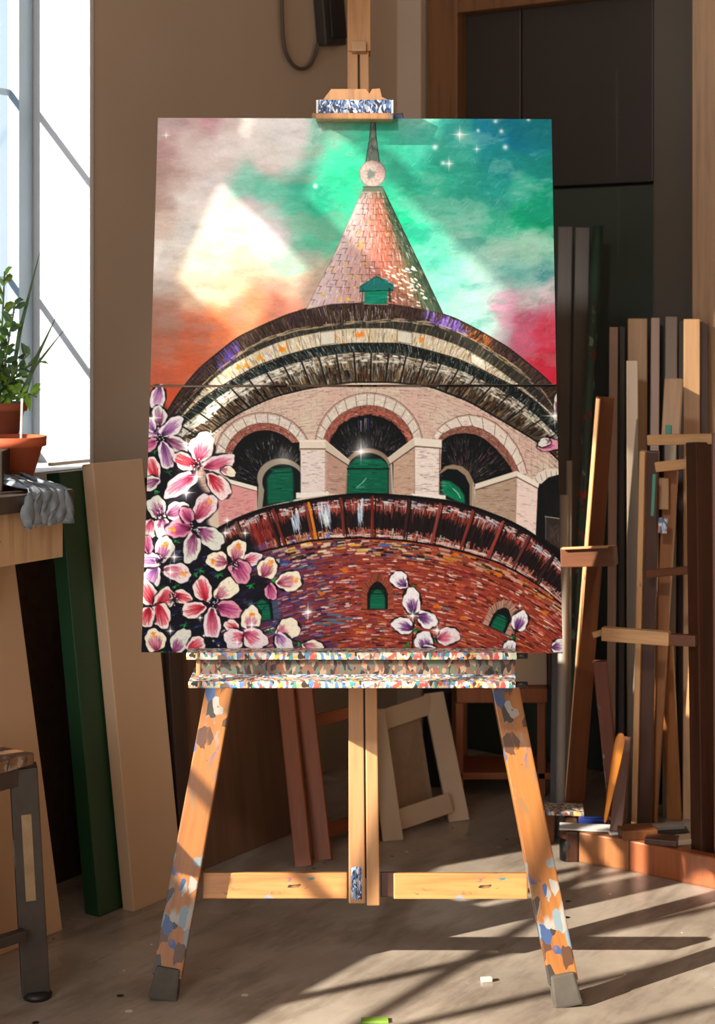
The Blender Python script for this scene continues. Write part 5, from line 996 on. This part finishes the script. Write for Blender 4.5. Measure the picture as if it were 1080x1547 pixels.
# rack base
rb = thing('rack_base', fl(960, 1312), 'low orange pine beam edging the timber rack on the floor', 'rack')
a, b, c = fl(874, 1303), fl(950, 1316), fl(1090, 1346); hh_ = .072
def edge(name, a, b, h, mat, t=.03):
    d_ = (b-a); n_ = V((d_.y, -d_.x, 0)).normalized(); n_ = n_ if n_.y > 0 else -n_
    return obox(name, a, d_, n_*t, V((0, 0, h)), mat, rb, .004)
wb_ = wood('rack_beam_pine', rgb(146, 92, 50), rgb(114, 66, 34)); edge('front_beam', a, b, hh_, wb_); edge('front_beam', b, c, hh_, M['rustbar']); edge('end_beam', a, a+V((.02, .20, 0)), hh_, M['darkbar'])
obox('rack_floor', V((a.x+.035, a.y+.034, .035)), V((.245, 0, 0)), V((0, .10, 0)), V((0, 0, .012)), M['darkbar'], rb)
def slab(name, px, py, d, L, W, H, rot, mat, label, cat):
    p = at(px, py, d); bm = bmesh.new(); add_box(bm, -L/2, L/2, -W/2, W/2, 0, H, min(H*.2, .002)); o = link(name, mesh(bm), mat, None, p); o.rotation_euler = (0, 0, rot); return tag(o, label, cat)
zr = .0725
def slz(name, px, d, L, W, H, rot, mat, label, cat, z=zr):
    o = slab(name, px, 480, d, L, W, H, rot, mat, label, cat); o.location.z = z; return o
slz('paper_sheet', 893, 4.10, .15, .05, .004, -.15, M['paper'], 'white sheet lying on the orange rack beam by the paddle foot', 'paper', .0735)
slz('paper_sheet', 938, 4.065, .06, .035, .006, .1, M['paper'], 'small white card on the rack beam right of the paddle foot', 'paper', .0735)
slz('blue_tube', 896, 4.17, .07, .025, .03, -.1, M['blue'], 'dark blue plastic tube lying behind the white sheet', 'tube', .048)
slz('metal_bars', 1005, 4.135, .10, .03, .012, .12, M['stoolmetal'], 'dark metal bar lying on the rack at the pile bottom', 'bar', .048); slz('metal_bars', 1002, 4.14, .10, .026, .011, .2, M['greypole'], 'grey metal bar lying on top of the dark bar in the rack', 'bar', .0605)
slz('wood_block', 962, 4.04, .085, .06, .022, .12, M['brownbar'], 'flat brown wood offcut on the rack corner', 'offcut', .0725); slz('wood_block', 1000, 3.99, .075, .05, .014, -.3, M['darkbar'], 'dark wood offcut lying across the rack edge', 'offcut', .0725)
slz('paint_tray', 1038, 4.0, .07, .045, .012, .3, M['cream'], 'small cream tray between the folded easel legs and post', 'tray', .0725)
# small clutter left of the rack
jar = thing('paint_jar', V((at(860, 1, 4.09).x, 4.10, 0)), 'small dark paint jar standing left of the rack beam', 'jar')
lathe('jar_body', [(.004, 0), (.022, 0), (.023, .045), (.018, .052), (.004, .052)], M['black'], jar, jar.location.copy(), 24); lathe('jar_lid', [(.004, .052), (.019, .052), (.019, .062), (.004, .062)], M['rustbar'], jar, jar.location.copy(), 24)
slz('palette_board', 832, 4.24, .16, .08, .010, -.1, M['ledge_lip'], 'paint-smeared board on blocks between easel leg and rack', 'palette', .075)
slz('wood_block', 815, 4.25, .06, .06, .074, .1, M['brownbar'], 'brown wooden block under the paint-smeared board', 'block', 0.0)
slz('paint_chip', 735, 3.345, .022, .012, .008, .2, M['paper'], 'small white paint chip lying on the floor inside the easel', 'chip', .0); slz('paint_chip', 566, 3.155, .05, .02, .004, .05, M['leafgreen'], 'green scrap on the sunlit floor at the bottom of the view', 'scrap', .0)
# ---------------------------------------------------------------- on the left wall: unit and looped cable
wu = thing('wall_unit', wl(-.40, .0, 1.98), 'dark wall-mounted unit with a looped cable above the picture', 'wall unit')
def wallp(px, py, dist):
    k_ = (px-CX)/F; A1 = WN.x*k_+WN.y; d_ = (dist+WN.x*CORNER.x+WN.y*CORNER.y)/A1; return at(px, py, d_)
pa, pb = wallp(478, 70, .0), wallp(509, 70, .0); wu.location = pa
obox('unit_body', pa, pb-pa, WN*.035, V((0, 0, .30)), M['device'], wu, .004); obox('unit_cover', pa+(pb-pa)*.2+V((0, 0, .02))+WN*.035, (pb-pa)*.7, WN*.008, V((0, 0, .26)), M['black'], wu, .002)
cpts = [wallp(x, y, .012) for x, y in ((424, -60), (426, 20), (428, 60), (434, 85), (446, 101), (459, 104), (470, 96), (477, 80), (480, 66))]
sm_ = []
for i in range(len(cpts)-1):
    for j in range(4):
        t = j/4; p0 = cpts[max(0, i-1)]; p1 = cpts[i]; p2 = cpts[i+1]; p3 = cpts[min(len(cpts)-1, i+2)]
        sm_.append(.5*((2*p1)+(p2-p0)*t+(2*p0-5*p1+4*p2-p3)*t*t+(3*p1-p0-3*p2+p3)*t**3))
sm_.append(cpts[-1]); tube('cable', sm_, .0055, M['cable'], wu, 10)

# ---------------------------------------------------------------- light, sky and camera
world = bpy.data.worlds.new('sky'); bpy.context.scene.world = world; world.use_nodes = True; bg = world.node_tree.nodes['Background']
tc = world.node_tree.nodes.new('ShaderNodeTexCoord'); sp = world.node_tree.nodes.new('ShaderNodeSeparateXYZ'); rp = world.node_tree.nodes.new('ShaderNodeValToRGB'); world.node_tree.links.new(tc.outputs['Generated'], sp.inputs[0]); world.node_tree.links.new(sp.outputs['Z'], rp.inputs[0])
rp.color_ramp.elements[0].position = 0; rp.color_ramp.elements[0].color = (.42, .50, .56, 1); rp.color_ramp.elements[1].position = .6; rp.color_ramp.elements[1].color = (.36, .50, .66, 1); world.node_tree.links.new(rp.outputs[0], bg.inputs[0]); bg.inputs[1].default_value = SKY_ST
SD = V((.87, .49, -.45)).normalized(); sun = bpy.data.lights.new('sun', 'SUN'); sun.energy = SUN_E; sun.color = (1, .87, .70); sun.angle = math.radians(.5); so = bpy.data.objects.new('sun', sun); C.objects.link(so); so.rotation_euler = SD.to_track_quat('-Z', 'Y').to_euler()
# unseen fill spot added to brighten the picture
sl = bpy.data.lights.new('picture_fill_spot', 'SPOT'); sl.energy = SPOT_E; sl.color = (1, .975, .94); sl.shadow_soft_size = .12; sl.spot_size = math.radians(30); sl.spot_blend = .55; slo = bpy.data.objects.new('picture_fill_spot', sl); C.objects.link(slo)
slo.location = V((-.55, .35, 2.6)); tgt = V((0, 3.38, 1.18)); slo.rotation_euler = (tgt-slo.location).to_track_quat('-Z', 'Y').to_euler(); slo.scale = (.74, 1, 1)
# area fill light added behind the camera, set at the rear opening
ar = bpy.data.lights.new('rear_fill', 'AREA'); ar.energy = REAR_E; ar.color = (1, .98, .96); ar.shape = 'RECTANGLE'; ar.size = 3.6; ar.size_y = 2.2; ao = bpy.data.objects.new('rear_fill', ar); C.objects.link(ao)
ao.location = bw(2.4, -.05, 1.8); ao.rotation_euler = WD.to_track_quat('-Z', 'Z').to_euler()
cam = bpy.data.cameras.new('camera'); cam.sensor_fit = 'HORIZONTAL'; cam.sensor_width = 36; cam.lens = 36*F/1080; cam.shift_y = -(773.5-H0)/1080; cam.clip_start = .05
co = bpy.data.objects.new('camera', cam); C.objects.link(co); co.location = (0, 0, CZ); co.rotation_euler = (math.radians(90), 0, 0); bpy.context.scene.camera = co
cam.dof.use_dof = True; cam.dof.focus_distance = 3.35; cam.dof.aperture_fstop = 8.0
vs_ = bpy.context.scene.view_settings; vs_.view_transform = 'Standard'; vs_.look = 'None'; vs_.gamma = 1; vs_.exposure = EXPO; vs_.use_curve_mapping = False
bpy.context.view_layer.update()
def adopt(ch, par): w_ = ch.matrix_world.copy(); ch.parent = par; ch.matrix_parent_inverse = par.matrix_world.inverted(); ch.matrix_basis = w_
def base_name(o): return o.name.split('.')[0]
for root in (E, st, jar, wu):
    kids = list(root.children); near = lambda o, nm: min((q for q in kids if base_name(q) == nm), key=lambda q: (q.matrix_world.translation-o.matrix_world.translation).length)
    for ch in kids:
        tgt_ = {'rubber_foot': 'leg', 'foot_pad': 'leg', 'chipped_paint': 'leg', 'ledge_rod': 'ledge_bottom_lip', 'clamp_side': 'clamp_body', 'paint_dab': 'upright', 'unit_cover': 'unit_body'}.get(base_name(ch))
        if tgt_: adopt(ch, near(ch, tgt_))
cy = bpy.context.scene.cycles; cy.use_denoising = True; cy.max_bounces = 8; cy.diffuse_bounces = 5; cy.sample_clamp_indirect = 6; cy.caustics_reflective = False; cy.caustics_refractive = False
